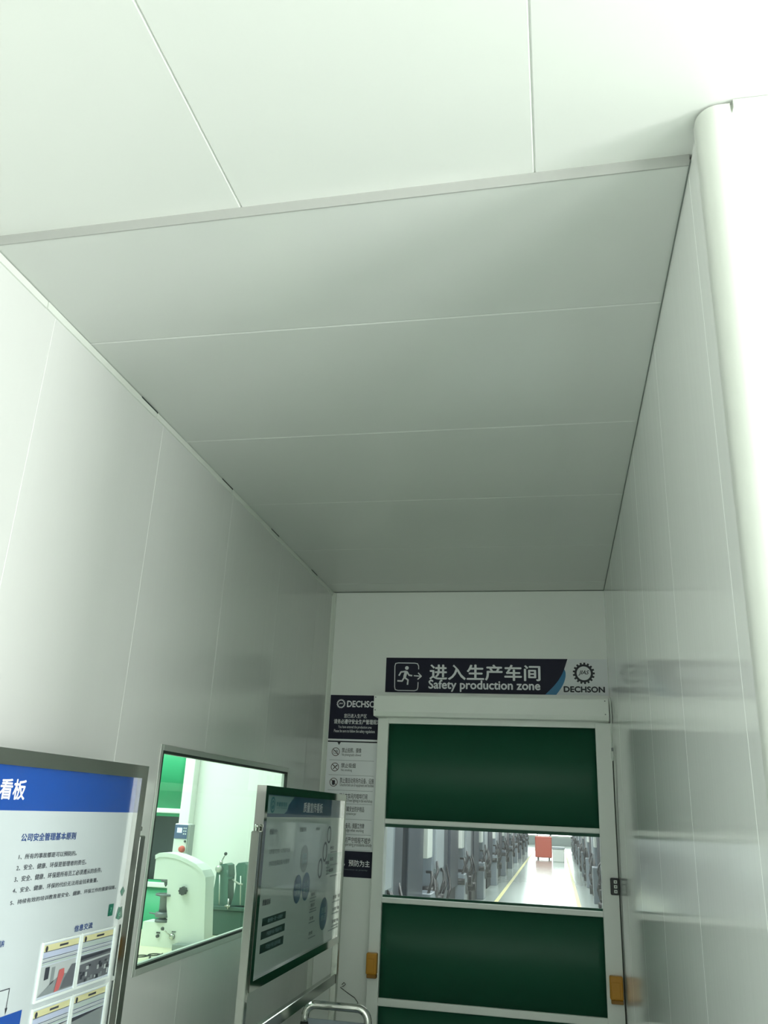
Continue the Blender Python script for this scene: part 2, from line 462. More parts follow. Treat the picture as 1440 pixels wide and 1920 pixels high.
# end wall: shared by passage, measuring room and workshop
DX0, DX1, DZ = -1.128, 0.272, 2.235
LX0, LX1 = -4.0, -2.555
w = MB()
for a, b in (((-8.0, 0), (LX0, 6.0)), ((LX0, DZ), (LX1, 6.0)), ((LX1, 0), (DX0, 6.0)), ((DX0, DZ), (DX1, 6.0)), ((DX1, 0), (7.0, 6.0))):
    w.box((a[0], YB, a[1]), (b[0], YB + 0.08, b[1]))
w.build('wall_back', M['wall_y'], kind='structure')

# lobby outer walls with their window openings
w = MB()
w.box((RX, BY, 0), (RX + 0.1, YF, 0.5)); w.box((RX, BY, 2.9), (RX + 0.1, YF, ZU)); w.box((RX, 0.52, 0.5), (RX + 0.1, YF, 2.9)); w.box((RX, -1.15, 0.5), (RX + 0.1, -0.48, 2.9)); w.box((RX, BY, 0.5), (RX + 0.1, -3.35, 2.9))
w.build('wall_lobby_side', M['wall_y'], kind='structure')
w = MB()
w.box((XL - 0.06, BY - 0.1, 0), (RX + 0.1, BY, ZU))
w.build('wall_lobby_front', M['wall_y'], kind='structure')

# ------------------------------------------------------------------ measuring-room window
win = struct_empty('window_1', (XL, WY0, WZ0))
fb = MB(); k = 0.024
for a, b in (((WY0 - k, WZ0 - k), (WY0, WZ1 + k)), ((WY1, WZ0 - k), (WY1 + k, WZ1 + k)), ((WY0, WZ0 - k), (WY1, WZ0)), ((WY0, WZ1), (WY1, WZ1 + k))):
    fb.box((XL, a[0], a[1]), (XL + 0.005, b[0], b[1]), 0.0015, 1)
fb.build('window_frame', M['alu'], win)
gb = MB(); k = 0.011
for a, b in (((WY0, WZ0), (WY0 + k, WZ1)), ((WY1 - k, WZ0), (WY1, WZ1)), ((WY0 + k, WZ0), (WY1 - k, WZ0 + k)), ((WY0 + k, WZ1 - k), (WY1 - k, WZ1))):
    gb.box((XL - 0.012, a[0], a[1]), (XL + 0.004, b[0], b[1]))
gb.build('rubber_gasket', M['gasket'], win)
jb = MB(); k = 0.011
for a, b in (((WY0, WZ0), (WY0 + k, WZ1)), ((WY1 - k, WZ0), (WY1, WZ1)), ((WY0 + k, WZ0), (WY1 - k, WZ0 + k)), ((WY0 + k, WZ1 - k), (WY1 - k, WZ1))):
    jb.box((XL - 0.0282, a[0], a[1]), (XL - 0.0125, b[0], b[1]))
jb.build('window_reveal', M['labwhite'], win)
gp = MB(); gp.quad((XL - 0.010, WY0 + 0.005, WZ0 + 0.005), (XL - 0.010, WY1 - 0.005, WZ0 + 0.005), (XL - 0.010, WY1 - 0.005, WZ1 - 0.005), (XL - 0.010, WY0 + 0.005, WZ1 - 0.005))
gp.build('pane', M['glass'], win)

# measuring room shell
w = MB(); w.box((-4.75, 2.4, 0), (-4.65, YB, 2.9)); w.build('wall_measuring_room_left', M['wall_y'], kind='structure')
w = MB(); w.box((-4.75, 2.3, 0), (XL - 0.0275, 2.4, 2.9)); w.build('wall_measuring_room_front', M['wall_y'], kind='structure')
w = MB(); w.box((-4.75, 2.3, 2.85), (XL - 0.0275, YB, 2.95)); w.build('ceiling_measuring_room', M['ceil_up'], kind='structure')

# ------------------------------------------------------------------ roller doors
def roller_door(name, x0, x1, left_w, right_w, hdr=True, cloth='green'):
    """x0..x1 clear opening; front faces the passage (-y)"""
    d = struct_empty(name, ((x0 + x1) / 2, YB, 0))
    yf = YB - 0.09
    for a, b in ((x0 - left_w, x0 + 0.012), (x1 - 0.012, x1 + right_w)):
        m = MB(); m.box((a, yf, 0), (b, YB, 2.26), 0.004, 2); m.build('door_post', M['doorw'], d)
    if hdr:
        h = MB()
        hx0, hx1 = x0 - left_w - 0.012, x1 + min(right_w - 0.017, 0.073)
        prof = [(YB, 2.262), (YB - 0.19, 2.262), (YB - 0.20, 2.29), (YB - 0.20, 2.395), (YB - 0.193, 2.405), (YB, 2.405)]
        h.prism([(hx0, y, z) for y, z in prof], (hx1 - hx0, 0, 0)); h.build('roller_housing', M['doorw'], d)
        s = MB()
        for xx in (hx0 + 0.012, hx1 - 0.022):
            for zz in (2.30, 2.385): s.cyl((xx, YB - 0.20, zz), (xx, YB - 0.203, zz), 0.004, n=10)
        s.build('screws', M['labgrey'], d)
    yc = YB - 0.055
    t = MB(); t.box((x0 - 0.006, YB - 0.085, 2.225), (x1 + 0.006, YB - 0.03, 2.262)); t.build('top_rail', M['doorw'], d)
    def panel(z0, z1, nm):
        m = MB(); n = 26
        for i in range(n):
            ua, ub = x0 + (x1 - x0) * i / n, x0 + (x1 - x0) * (i + 1) / n
            fa_, fb_ = [0.0012 * math.sin(5 * u + z0 * 3) for u in (ua, ub)]
            m.quad((ua, yc + fa_, z0), (ub, yc + fb_, z0), (ub, yc + fb_ * 0.3, z1), (ua, yc + fa_ * 0.3, z1))
        bmesh.ops.remove_doubles(m.bm, verts=m.bm.verts[:], dist=1e-5)
        o = m.build(nm, M[cloth], d)
        for p in o.data.polygons: p.use_smooth = True
        so = o.modifiers.new('thickness', 'SOLIDIFY'); so.thickness = 0.003
    panel(1.585, 2.225, 'upper_curtain'); panel(0.562, 1.145, 'lower_curtain'); panel(0.02, 0.53, 'bottom_curtain')
    for z0, z1 in ((1.580, 1.612), (1.105, 1.138), (0.525, 0.570)):
        m = MB(); m.box((x0 - 0.004, yc - 0.022, z0), (x1 + 0.004, yc + 0.012, z1), 0.006, 2); m.build('stiffener_bar', M['doorw'], d)
    for z0, z1 in ((1.560, 1.583), (1.134, 1.152)):
        m = MB(); m.box((x0, yc - 0.003, z0), (x1, yc + 0.003, z1)); m.build('curtain_hem', M[cloth], d)
    m = MB(); m.quad((x0 + 0.006, yc + 0.004, 1.145), (x1 - 0.002, yc + 0.004, 1.145), (x1 - 0.002, yc + 0.004, 1.57), (x0 + 0.006, yc + 0.004, 1.57))
    m.build('window_strip', M['pvc'], d)
    return d
roller_door('door_1', DX0, DX1, 0.062, 0.090)
roller_door('door_2', LX0, LX1, 0.062, 0.062, cloth='green_lit')

# ------------------------------------------------------------------ sign above the door
YS = YB - 0.006
sg = thing('overhead_sign', 'long dark navy direction sign with running man on the wall above the roller door', 'sign', (-0.4, YB, 2.56))
(sx0, sz0), (sx1, sz1) = pbox('y', YS, (722, 1297), (1139, 1239))
sx1 = XR - 0.003; sz0, sz1 = 2.447, 2.690
m = MB(); m.box((sx0, YS, sz0), (sx1, YB, sz1)); m.build('sign_panel', M['signwhite'], sg)
e = 0.0006
tx = uv_of('y', P(1064, 1238, 'y', YS))[0]; bx = uv_of('y', P(1022, 1305, 'y', YS))[0]
def curve_pts(xa, xb, n=14, bow=0.045):
    return [(xa + (xb - xa) * i / n + bow * math.sin(math.pi * i / n) * (0.5 + 0.3 * i / n), sz1 + (sz0 - sz1) * i / n) for i in range(n + 1)]
flat(sg, 'y', YS - e, [(sx0, sz0), (sx0, sz1)] [::-1] and [(sx0, sz0)] + curve_pts(tx, bx)[::-1] + [(sx0, sz1)], M['navy'], 'navy_field')
c1 = curve_pts(tx, bx)[4:]; c2 = [(x + 0.075 * ((i) / 10.0) ** 0.7, z) for i, (x, z) in enumerate(c1)]
flat(sg, 'y', YS - e, c1 + c2[::-1][:-1], M['swoosh'], 'blue_swoosh')
lettering('进入生产车间', sg, 'y', YS - 2 * e, *pbox('y', YS, (805, 1275), (1013, 1247)), M['white'], 0.022)
lettering('Safety production zone', sg, 'y', YS - 2 * e, *pbox('y', YS, (803, 1296.5), (1013, 1277)), M['white'], 0.026)
lettering('DECHSON', sg, 'y', YS - 2 * e, *pbox('y', YS, (1057, 1298), (1134, 1287.5)), M['black'], 0.04)
gc = uv_of('y', P(1094.5, 1262.5, 'y', YS)); g = MB(); gear(g, 'y', YS - 2 * e, gc[0], gc[1], 0.073, 17, 0.2); g.build('gear_emblem', M['black'], sg)
lettering('JIAS', sg, 'y', YS - 2 * e, (gc[0] - 0.036, gc[1] - 0.016), (gc[0] + 0.036, gc[1] + 0.020), M['black'], 0.02, shear=0.35)
# running man in an open frame with an arrow
def S_(px, py): return uv_of('y', P(px, py, 'y', YS))
pm = MB(); strokes(pm, 'y', YS - 2 * e, [[S_(785, 1255), S_(785, 1249), S_(783, 1244.5), S_(778, 1243.5), S_(747, 1243), S_(742, 1244), S_(740.5, 1249), S_(740, 1288), S_(741, 1293), S_(746, 1294.5), S_(777, 1295), S_(782, 1293.5), S_(783.5, 1289), S_(784, 1279)]], 0.006)
strokes(pm, 'y', YS - 2 * e, [[S_(776, 1267), S_(789, 1268)], [S_(784, 1261.5), S_(790, 1268), S_(783, 1274)]], 0.008)
F = frame('y', YS - 2 * e)
hc = S_(763, 1252.5); pm.poly([F(*p) for p in ell(hc[0], hc[1], 0.0135, 0.0135, 20)])
strokes(pm, 'y', YS - 2 * e, [[S_(762, 1258), S_(758.5, 1270)]], 0.021)
strokes(pm, 'y', YS - 2 * e, [[S_(760, 1259), S_(752, 1260), S_(748, 1267)], [S_(763, 1259.5), S_(767, 1266), S_(773, 1267)], [S_(758, 1270), S_(765, 1275), S_(764, 1284)], [S_(758, 1270), S_(754, 1277), S_(745, 1276.5)]], 0.011)
pm.build('pictogram', M['white'], sg)

# ------------------------------------------------------------------ safety notice left of the door
YN = YB - 0.004
nt_ = thing('safety_notice', 'tall white wall notice with navy heading on the end wall left of the roller door', 'notice', (-1.36, YB, 1.84))
nx0, nx1 = -1.560, -1.193
nz1 = S_(660, 1303.5)[1]; nzb = S_(660, 1386)[1]; nzc = 1.398; nz0 = 1.238
m = MB(); m.box((nx0, YN, nz0), (nx1, YB, nz1)); m.build('notice_sheet', M['posterw'], nt_)
def N_(px, py): return uv_of('y', P(px, py, 'y', YN))
flat(nt_, 'y', YN - e, rect(nx0, nzb, nx1, nz1), M['navy'], 'navy_heading')
flat(nt_, 'y', YN - e, rect(nx0, nz0, nx1, nzc), M['navy'], 'navy_footer')
zb2 = N_(660, 1391)[1]; u_ = N_(636, 1390)[0]
flat(nt_, 'y', YN - e, [(nx0, zb2 - 0.004), (u_ - 0.012, zb2 - 0.004), (u_, zb2 - 0.024), (u_ + 0.012, zb2 - 0.004), (nx1, zb2 - 0.004), (nx1, zb2 + 0.005), (nx0, zb2 + 0.005)], M['black'], 'pointer_rule')
g = MB(); gc = N_(639.5, 1319.5); gear(g, 'y', YN - 2 * e, gc[0], gc[1], 0.032, 17, 0.16); g.build('gear_emblem', M['white'], nt_)
lettering('JIAS', nt_, 'y', YN - 2 * e, (gc[0] - 0.016, gc[1] - 0.006), (gc[0] + 0.016, gc[1] + 0.008), M['white'], 0.02, shear=0.35)
lettering('DECHSON', nt_, 'y', YN - 2 * e, N_(650.5, 1326), (nx1 - 0.0005, N_(708, 1314.5)[1]), M['white'], 0.03)
lettering('您已进入生产区', nt_, 'y', YN - 2 * e, *[N_(645, 1346), N_(688, 1339)], M['white'], 0.008)
lettering('请务必遵守安全生产管理规定', nt_, 'y', YN - 2 * e, N_(626, 1357), (nx1 - 0.0005, N_(706, 1349.5)[1]), M['white'], 0.012)
lettering('You have entered the production area', nt_, 'y', YN - 2 * e, *[N_(634, 1366.5), N_(697, 1361.5)], M['white'], 0.0)
lettering('Please be sure to follow the safety regulations', nt_, 'y', YN - 2 * e, N_(626, 1374.5), N_(703, 1369), M['white'], 0.0)
rows = [(1411.5, '禁止拍照、摄像', 'No photography allowed', 641, 678, 677, 'camera'), (1440, '禁止吸烟', 'No smoking', 639.5, 667, 660, 'smoke'),
        (1468.5, '禁止擅自动用场内设备、设施', 'Unauthorized use of equipment and facilities', 637, 701, 701, 'hand'),
        (1497.5, '禁止在车间内喧哗打闹', 'Prohibited from fighting in the workshop', 636, 689, 698, 'noise'),
        (1521.5, '必须佩戴安全防护用品', 'Wear safety protective gear', 636, 683, 668, 'helmet'),
        (1553, '进入设备间，佩服工作牌', 'Wear badge when working', 634, 683, 682, 'badge'),
        (1580, '操作前严守规程不越步', 'Follow operating procedures strictly', 633, 695, 697, 'step')]
for cy, zh, en, xa, xb, xc, kind in rows:
    lettering(zh, nt_, 'y', YN - 2 * e, *[N_(xa, cy - 0.5), N_(xb, cy - 8.5)], M['black'], 0.006)
    lettering(en, nt_, 'y', YN - 2 * e, *[N_(xa, cy + 7), N_(xc, cy + 2.0)], M['black'], -0.002)
    cu_, cv_ = N_(xa - 11.5, cy - 2.0); b = MB(); ring(b, 'y', YN - 2 * e, cu_, cv_, 0.0285, 0.0245, 32)
    strokes(b, 'y', YN - 2 * e, [[(cu_ - 0.019, cv_ + 0.018), (cu_ + 0.019, cv_ - 0.018)]], 0.0042); b.build('prohibition_ring', M['ring'], nt_)
    b = MB(); F = frame('y', YN - e)
    if kind == 'camera':
        strokes(b, 'y', YN - e, [[(cu_ - 0.015, cv_ - 0.010), (cu_ - 0.015, cv_ + 0.006), (cu_ + 0.013, cv_ + 0.006), (cu_ + 0.013, cv_ - 0.010), (cu_ - 0.015, cv_ - 0.010)]], 0.0022); ring(b, 'y', YN - e, cu_ + 0.006, cv_ + 0.008, 0.007, 0.005, 20)
    elif kind == 'smoke':
        strokes(b, 'y', YN - e, [[(cu_ - 0.012, cv_ - 0.014), (cu_ + 0.010, cv_ + 0.010)], [(cu_ + 0.012, cv_ + 0.004), (cu_ + 0.015, cv_ + 0.014)], [(cu_ - 0.004, cv_ + 0.006), (cu_ - 0.012, cv_ + 0.012)]], 0.005)
    elif kind == 'hand':
        b.poly([F(cu_ + x, cv_ + y) for x, y in ((-0.010, -0.018), (0.006, -0.018), (0.010, -0.002), (0.009, 0.013), (-0.009, 0.013), (-0.012, 0.0))])
    else:
        b.poly([F(cu_ + x, cv_ + y) for x, y in ell(0, 0, 0.011, 0.013, 16)])
    b.build('pictogram', M['black'], nt_)
for py in (1426, 1454, 1482.5, 1507.5, 1536.5, 1565, 1594):
    b = MB(); strokes(b, 'y', YN - e, [[(nx0 + 0.02, N_(660, py)[1]), (nx1 - 0.03, N_(660, py)[1])]], 0.002); b.build('divider_rule', M['greyl'], nt_)
lettering('安全第一，预防为主', nt_, 'y', YN - 2 * e, (nx0 + 0.012, 1.303), (nx1 - 0.028, 1.345), M['white'], 0.012)
lettering('Safety first and prevention as priority', nt_, 'y', YN - 2 * e, (nx0 + 0.03, 1.277), (nx1 - 0.042, 1.290), M['inkfaint'], 0.0)

# ------------------------------------------------------------------ small things on the door frame
def button_panel():
    y = YB - 0.09; c = P(1152.5, 1662, 'y', y)
    t = thing('push_button_panel', 'small dark grey push button box on the right door post', 'button panel', (c.x, y, c.z))
    m = MB(); m.box((c.x - 0.026, y - 0.024, c.z - 0.048), (c.x + 0.026, y, c.z + 0.048), 0.008, 3); m.build('button_box', M['btn'], t)
    for dz in (0.027, 0.0, -0.027):
        b = MB(); b.box((c.x - 0.006, y - 0.030, c.z + dz - 0.0095), (c.x + 0.014, y - 0.0235, c.z + dz + 0.0095), 0.002, 1); o = b.build('push_button', M['btnw'], t)
        k = MB(); k.box((c.x + 0.001, y - 0.0312, c.z + dz - 0.003), (c.x + 0.007, y - 0.0295, c.z + dz + 0.003)); k.build('button_symbol', M['black'], o)
button_panel()

def sensor(label, px, py, hw, hh):
    y = YB - 0.09; c = P(px, py, 'y', y)
    t = thing('safety_sensor', label, 'sensor', (c.x, y, c.z), 'amber safety sensors on the door posts')
    m = MB(); m.box((c.x - hw, y - 0.045, c.z - hh + 0.022), (c.x + hw, y, c.z + hh), 0.007, 2); m.build('sensor_housing', M['orange'], t)
    m = MB(); m.box((c.x - hw * 0.85, y - 0.038, c.z - hh), (c.x + hw * 0.95, y, c.z - hh + 0.022), 0.003, 1); m.build('sensor_base', M['oranged'], t)
    m = MB(); m.box((c.x - hw * 0.8, y - 0.0475, c.z - hh + 0.030), (c.x + hw * 0.55, y - 0.044, c.z + hh - 0.03), 0.002, 1); m.build('sensor_lens', M['orange'], t)
sensor('amber plastic safety sensor box low on the left door post', 698.5, 1809, 0.034, 0.070)
sensor('amber plastic safety sensor box low on the right door post beside the glossy wall', 1155.5, 1855, 0.038, 0.073)

# white cable dropping from the sign to a plug between door post and side wall
t = thing('power_cable', 'white cable with dark tie and white plug hanging beside the roller housing', 'cable', (0.35, 5.6, 2.1))
yy = YB - 0.215
ca = Vector((XR - 0.008, yy, P(1145, 1308, 'y', yy).z)); cb_ = Vector((XR - 0.010, yy, P(1148.5, 1402, 'y', yy).z))
m = MB(); m.tube([ca, ca.lerp(cb_, 0.35) + Vector((0.0015, 0, 0)), ca.lerp(cb_, 0.7), cb_], 0.0042, 10); m.build('cord', M['cable'], t)
m = MB(); m.box(cb_ + Vector((-0.006, -0.006, -0.022)), cb_ + Vector((0.007, 0.006, 0.0)), 0.002, 1); m.build('cable_tie', M['labgrey'], t)
m = MB(); m.lathe(cb_ + Vector((0.0, 0, -0.022)), [(0.007, 0), (0.009, -0.006), (0.0095, -0.035), (0.006, -0.052), (0.002, -0.058)], 16); m.build('plug', M['btnw'], t)
cc = P(1172, 1900, 'y', yy + 0.11)
m = MB(); m.tube([cb_ + Vector((0.0, 0, -0.07)), cb_ + Vector((0.002, 0.05, -0.3)), Vector((XR - 0.003, cc.y, cc.z)), Vector((XR - 0.003, cc.y, 0.05))], 0.003, 8); m.build('dark_cord', M['cabled'], t)

# ------------------------------------------------------------------ swivelling information boards on stainless stands
XB = -1.30      # printed face
XF = -1.285     # front of frame
def board_stand(name_label, y0, y1, z0, z1, cat='information board'):
    t = thing('information_board', name_label, cat, ((XB), (y0 + y1) / 2, 0), 'swivelling boards along the left wall')
    k = 0.038
    # mitred frame bars
    def bar(pts):
        m = MB(); m.prism([(XF, *p) for p in pts], (-0.045, 0, 0)); m.build('frame_bar', M['steel'], t)
    bar([(y0, z1), (y1, z1), (y1 - k, z1 - k), (y0 + k, z1 - k)]); bar([(y0, z0), (y0 + k, z0 + k), (y1 - k, z0 + k), (y1, z0)])
    bar([(y0, z0), (y0, z1), (y0 + k, z1 - k), (y0 + k, z0 + k)]); bar([(y1, z0), (y1 - k, z0 + k), (y1 - k, z1 - k), (y1, z1)])
    zt = 1.548
    for yy, s in ((y0, -1), (y1, 1)):
        a, b = sorted((yy + s * 0.006, yy + s * 0.044))
        m = MB(); m.box((XF - 0.040, a, 0.06), (XF - 0.002, b, zt), 0.003, 1); u = m.build('upright', M['steelb'], t)
        q = MB(); q.lathe((XF - 0.02, (a + b) / 2, zt + 0.001), [(0.006, 0), (0.006, 0.012), (0.011, 0.014), (0.011, 0.024), (0.006, 0.028)], 14); q.build('clamp_knob', M['steel'], u)
        q = MB(); q.cyl((XF - 0.02, yy - s * 0.002, (z0 + z1) / 2), (XF - 0.02, yy + s * 0.012, (z0 + z1) / 2), 0.012, n=16); q.build('pivot', M['labgrey'], u)
        f_ = MB(); f_.box((XF - 0.26, a, 0.025), (XF + 0.22, b, 0.062), 0.004, 1); f_.build('foot', M['steelb'], t)
        for xx in (XF - 0.23, XF + 0.19):
            cst = MB(); cst.cyl((xx, a + 0.004, 0.014), (xx, b - 0.004, 0.014), 0.014, n=14); cst.build('caster', M['rubber'], t)
    m = MB(); m.box((XF - 0.036, y0 - 0.006, 0.700), (XF - 0.006, y1 + 0.006, 0.755), 0.003, 1); m.build('cross_rail', M['steelb'], t)
    m = MB(); m.box((XF - 0.036, y0 - 0.006, 0.30), (XF - 0.006, y1 + 0.006, 0.34), 0.003, 1); m.build('cross_rail', M['steelb'], t)
    return t, k

p1 = P(280, 1437, 'x', XF)
B1 = (1.02, p1.y, 0.900, p1.z)
t1, k = board_stand('nearest stainless framed board with blue heading and pinned photo sheets, left edge of picture', *B1)
i0, i1, j0, j1 = B1[0] + k, B1[1] - k, B1[2] + k, B1[3] - k
m = MB(); m.box((XB - 0.012, i0 - 0.004, j0 - 0.004), (XB, i1 + 0.004, j1 + 0.004)); poster1 = m.build('poster', M['paper'], t1)
def X_(px, py): return uv_of('x', P(px, py, 'x', XB))
zh1 = X_(130, 1521.5)[1]
flat(poster1, 'x', XB + e, rect(i0, zh1, i1, j1), M['blue'], 'blue_heading')
a, b = X_(0, 1500), X_(51, 1461.5)
lettering('安全生产看板', poster1, 'x', XB + 2 * e, (b[0] - 6 * (b[0] - a[0]) * 0.56, X_(30, 1500)[1]), (b[0], b[1]), M['white'], 0.02)
lettering('公司安全管理基本原则', poster1, 'x', XB + 2 * e, X_(38, 1578), X_(143, 1560), M['inkblue'], 0.018)
for txt, lb, rt in (('1、所有的事故都是可以预防的。', (34, 1611), (144, 1595.5)), ('2、安全、健康、环保是管理者的责任。', (29.5, 1632), (162, 1612)),
                    ('3、安全、健康、环保是所有员工必须遵从的条件。', (25.5, 1653.5), (191, 1627)), ('4、安全、健康、环保的代价无法用金钱来衡量。', (22.5, 1674.5), (183.5, 1646)),
                    ('5、持续有效的培训教育是安全、健康、环保工作的重要保障。', (18, 1697), (217, 1660))):
    a, b = X_(*lb), X_(*rt); g_ = (b[1] - a[1]) * 0.11
    lettering(txt, poster1, 'x', XB + 2 * e, (a[0], a[1] - g_), (b[0], b[1] + g_), M['ink'], 0.008)
lettering('信息交流', poster1, 'x', XB + 2 * e, X_(138, 1748), X_(174, 1728), M['inkblue'], 0.018)
a, b = X_(-28, 1783), X_(8.5, 1762)
lettering('组织机构', poster1, 'x', XB + 2 * e, (b[0] - 4.2 * (b[0] - X_(0, 1780)[0]), a[1]), b, M['inkblue'], 0.018)
m = MB(); A0, A1, A2 = X_(-40, 1871), X_(16, 1861), X_(10, 1897)
strokes(m, 'x', XB + 2 * e, [[A0, (A1[0], A0[1]), (A1[0], A2[1])]], 0.0022)
F = frame('x', XB + 2 * e); m.poly([F(A1[0] - 0.005, A2[1] + 0.008), F(A1[0], A2[1] - 0.006), F(A1[0] + 0.005, A2[1] + 0.008)]); m.build('chart_arrow', M['ink'], poster1)
c_ = X_(41, 1893); flat(poster1, 'x', XB + e, rect(c_[0] - 0.42, c_[1] - 0.10, c_[0], c_[1]), M['blue'], 'chart_box')
lettering('安全员', poster1, 'x', XB + 2 * e, (c_[0] - 0.09, c_[1] - 0.075), (c_[0] - 0.025, c_[1] - 0.04), M['white'], 0.01)
for (px, py, w_, h_, rot, nm) in ((231, 1671, 0.014, 0.014, 0.75, 'V'), (207, 1706, 0.014, 0.016, 0.0, '7'), (223, 1713, 0.014, 0.016, -0.3, '6')):
    cu_, cv_ = X_(px, py)
    pts = [(cu_ + x * math.cos(rot) - y * math.sin(rot), cv_ + x * math.sin(rot) + y * math.cos(rot)) for x, y in ((-w_, -h_), (w_, -h_), (w_, h_), (-w_, h_))]
    flat(poster1, 'x', XB + 2 * e, pts, M['sticker'], 'green_sticker')
    lettering(nm, poster1, 'x', XB + 3 * e, (cu_ - 0.005, cv_ - 0.006), (cu_ + 0.005, cv_ + 0.006), M['stickl'], 0.0)
# clear document sleeves holding photo sheets
s0 = X_(80, 1768); s1 = X_(216, 1741)      # top corners of the upper pair
sw = (s1[0] - s0[0]) / 2; sh = s0[1] - X_(60, 1883)[1]
for r_ in range(2):
    for c in range(2):
        u0 = s0[0] + c * (sw + 0.001); v1 = s0[1] - r_ * (sh + 0.012); u1 = u0 + sw - 0.004; v0 = v1 - sh
        if v0 < j0: v0 = j0 + 0.004
        m = MB()
        for q in (rect(u0, v0, u0 + 0.006, v1), rect(u1 - 0.005, v0, u1, v1), rect(u0 + 0.006, v0, u1 - 0.005, v0 + 0.006), rect(u0 + 0.006, v1 - 0.004, u1 - 0.005, v1)):
            F = frame('x', XB); m.prism([F(*p) for p in q], (0.004, 0, 0))
        sl = m.build('document_sleeve', M['sleeve'], t1)
        a0, a1, b0, b1 = u0 + 0.006, u1 - 0.005, v0 + 0.006, v1 - 0.004; h = sh - 0.01
        flat(sl, 'x', XB + e, rect(a0, b0, a1, b1), M['docp'], 'sheet')
        for f0, f1, mm in ((0.03, 0.15, 'docy'), (0.17, 0.26, 'docg' if c else 'docb'), (0.30, 0.33, 'pgreyl'), (0.36, 0.40, 'docg')):
            flat(sl, 'x', XB + 2 * e, rect(a0 + 0.004, b1 - f1 * h, a1 - 0.003, b1 - f0 * h), M[mm], 'heading_band')
        m = MB()
        for f in (0.155, 0.275, 0.345): strokes(m, 'x', XB + 3 * e, [[(a0 + 0.003, b1 - f * h), (a1 - 0.003, b1 - f * h)]], 0.0012)
        strokes(m, 'x', XB + 3 * e, [[(a0 + 0.4 * sw, b1 - 0.09 * h), (a0 + 0.62 * sw, b1 - 0.09 * h)]], 0.005)
        F = frame('x', XB + 3 * e); m.poly([F(*p) for p in ell(a0 + 0.016, b1 - 0.10 * h, 0.006, 0.007, 14)]); m.build('sheet_rules', M['ink'], sl)
        pt, pb = b1 - 0.42 * h, b1 - 0.96 * h
        if pb < b0: pb = b0 + 0.002
        pa, pz = a0 + 0.004, a1 - 0.004
        def pq(pts, mm, lvl, nm='photo'):
            flat(sl, 'x', XB + lvl * e, [(pa + x * (pz - pa), max(b0, pt - y * 0.54 * h)) for x, y in pts], M[mm], nm)
        if (c, r_) == (0, 0):
            pq([(0, 1), (1, 1), (1, 0), (0, 0)], 'pgreyl', 2)
            pq([(0, 1), (1, 1), (1, 0.55), (0.62, 0.40), (0.35, 0.62)], 'pgrey', 3)
            pq([(0.12, 0.48), (0.24, 0.46), (0.24, 0.05), (0.12, 0.05)], 'pdark', 3)
            pq([(0.30, 0.70), (0.40, 0.62), (0.40, 0.1), (0.30, 0.1)], 'pgrey', 3)
            pq([(0.62, 0.95), (1, 0.95), (1, 0.18), (0.88, 0.18), (0.70, 0.62)], 'pmid', 4)
            pq([(0.45, 1), (0.58, 0.96), (0.68, 0.45), (0.66, 0.24), (0.52, 0.26), (0.50, 0.5)], 'pred', 5)
        elif (c, r_) == (1, 0):
            pq([(0, 1), (1, 1), (1, 0), (0, 0)], 'pmid', 2)
            pq([(0, 0.16), (1, 0.10), (1, 0.02), (0, 0.05)], 'pdark', 3); pq([(0, 0.32), (1, 0.24), (1, 0.18), (0, 0.23)], 'pgreyl', 3)
            rr = random.Random(3)
            for q in range(26):
                x = rr.random() * 0.93; y = 0.35 + 0.55 * rr.random(); ww = 0.03 + 0.06 * rr.random(); hh = 0.06 + 0.16 * rr.random()
                pq([(x, min(1, y + hh)), (min(1, x + ww), min(1, y + hh)), (min(1, x + ww), y), (x, y)], rr.choice(['pgreyl', 'pdark', 'pdark', 'pgrey']), 3 + 0.1 * q, 'photo_detail')
        else:
            pq([(0, 1), (1, 1), (1, 0), (0, 0)], 'pgrey' if c else 'pgreyl', 2); pq([(0, 0.14), (1, 0.02), (1, 0), (0, 0)], 'pdark', 3)

# second board, farther along the wall
pa_, pb_ = P(500.5, 1472, 'x', XF), P(650, 1490.5, 'x', XF)
z0b = (P(462, 1868, 'x', XF).z + P(640, 1763, 'x', XF).z) / 2
B2 = (pa_.y, pb_.y, z0b, (pa_.z + pb_.z) / 2)
t2, k = board_stand('farther stainless framed board with grey blue heading and dark text boxes beside the small window', *B2)
i0, i1, j0, j1 = B2[0] + k, B2[1] - k, B2[2] + k, B2[3] - k
m = MB(); m.box((XB - 0.012, i0 - 0.004, j0 - 0.004), (XB, i1 + 0.004, j1 + 0.004)); poster2 = m.build('poster', M['paper2'], t2)
zh2 = X_(570, 1532.5)[1]
flat(poster2, 'x', XB + e, rect(i0, zh2, i1, j1), M['steelblue'], 'blue_heading')
la, lb = X_(505, 1526), X_(552, 1490)
zl0 = X_(520, 1525.5)[1]; ul = X_(536, 1525)[0]; ur = X_(552, 1491)[0]
flat(poster2, 'x', XB + 2 * e, [(i0, zl0), (ul - 0.03, zl0), (ul + 0.01, zl0 + 0.012), (ul + 0.035, (zl0 + j1) / 2), (ur - 0.04, j1 - 0.02), (ur, j1 - 0.003), (i0, j1 - 0.003)], M['palelogo'], 'logo_field')
c_ = X_(511, 1509); flat(poster2, 'x', XB + 3 * e, ell(c_[0], c_[1], 0.036, 0.036), M['cyan'], 'round_emblem')
m = MB(); ring(m, 'x', XB + 4 * e, c_[0], c_[1], 0.026, 0.021, 24); strokes(m, 'x', XB + 4 * e, [[(c_[0] - 0.012, c_[1] - 0.006), (c_[0], c_[1] + 0.010), (c_[0] + 0.013, c_[1] - 0.002)]], 0.006); m.build('emblem_mark', M['palelogo'], poster2)
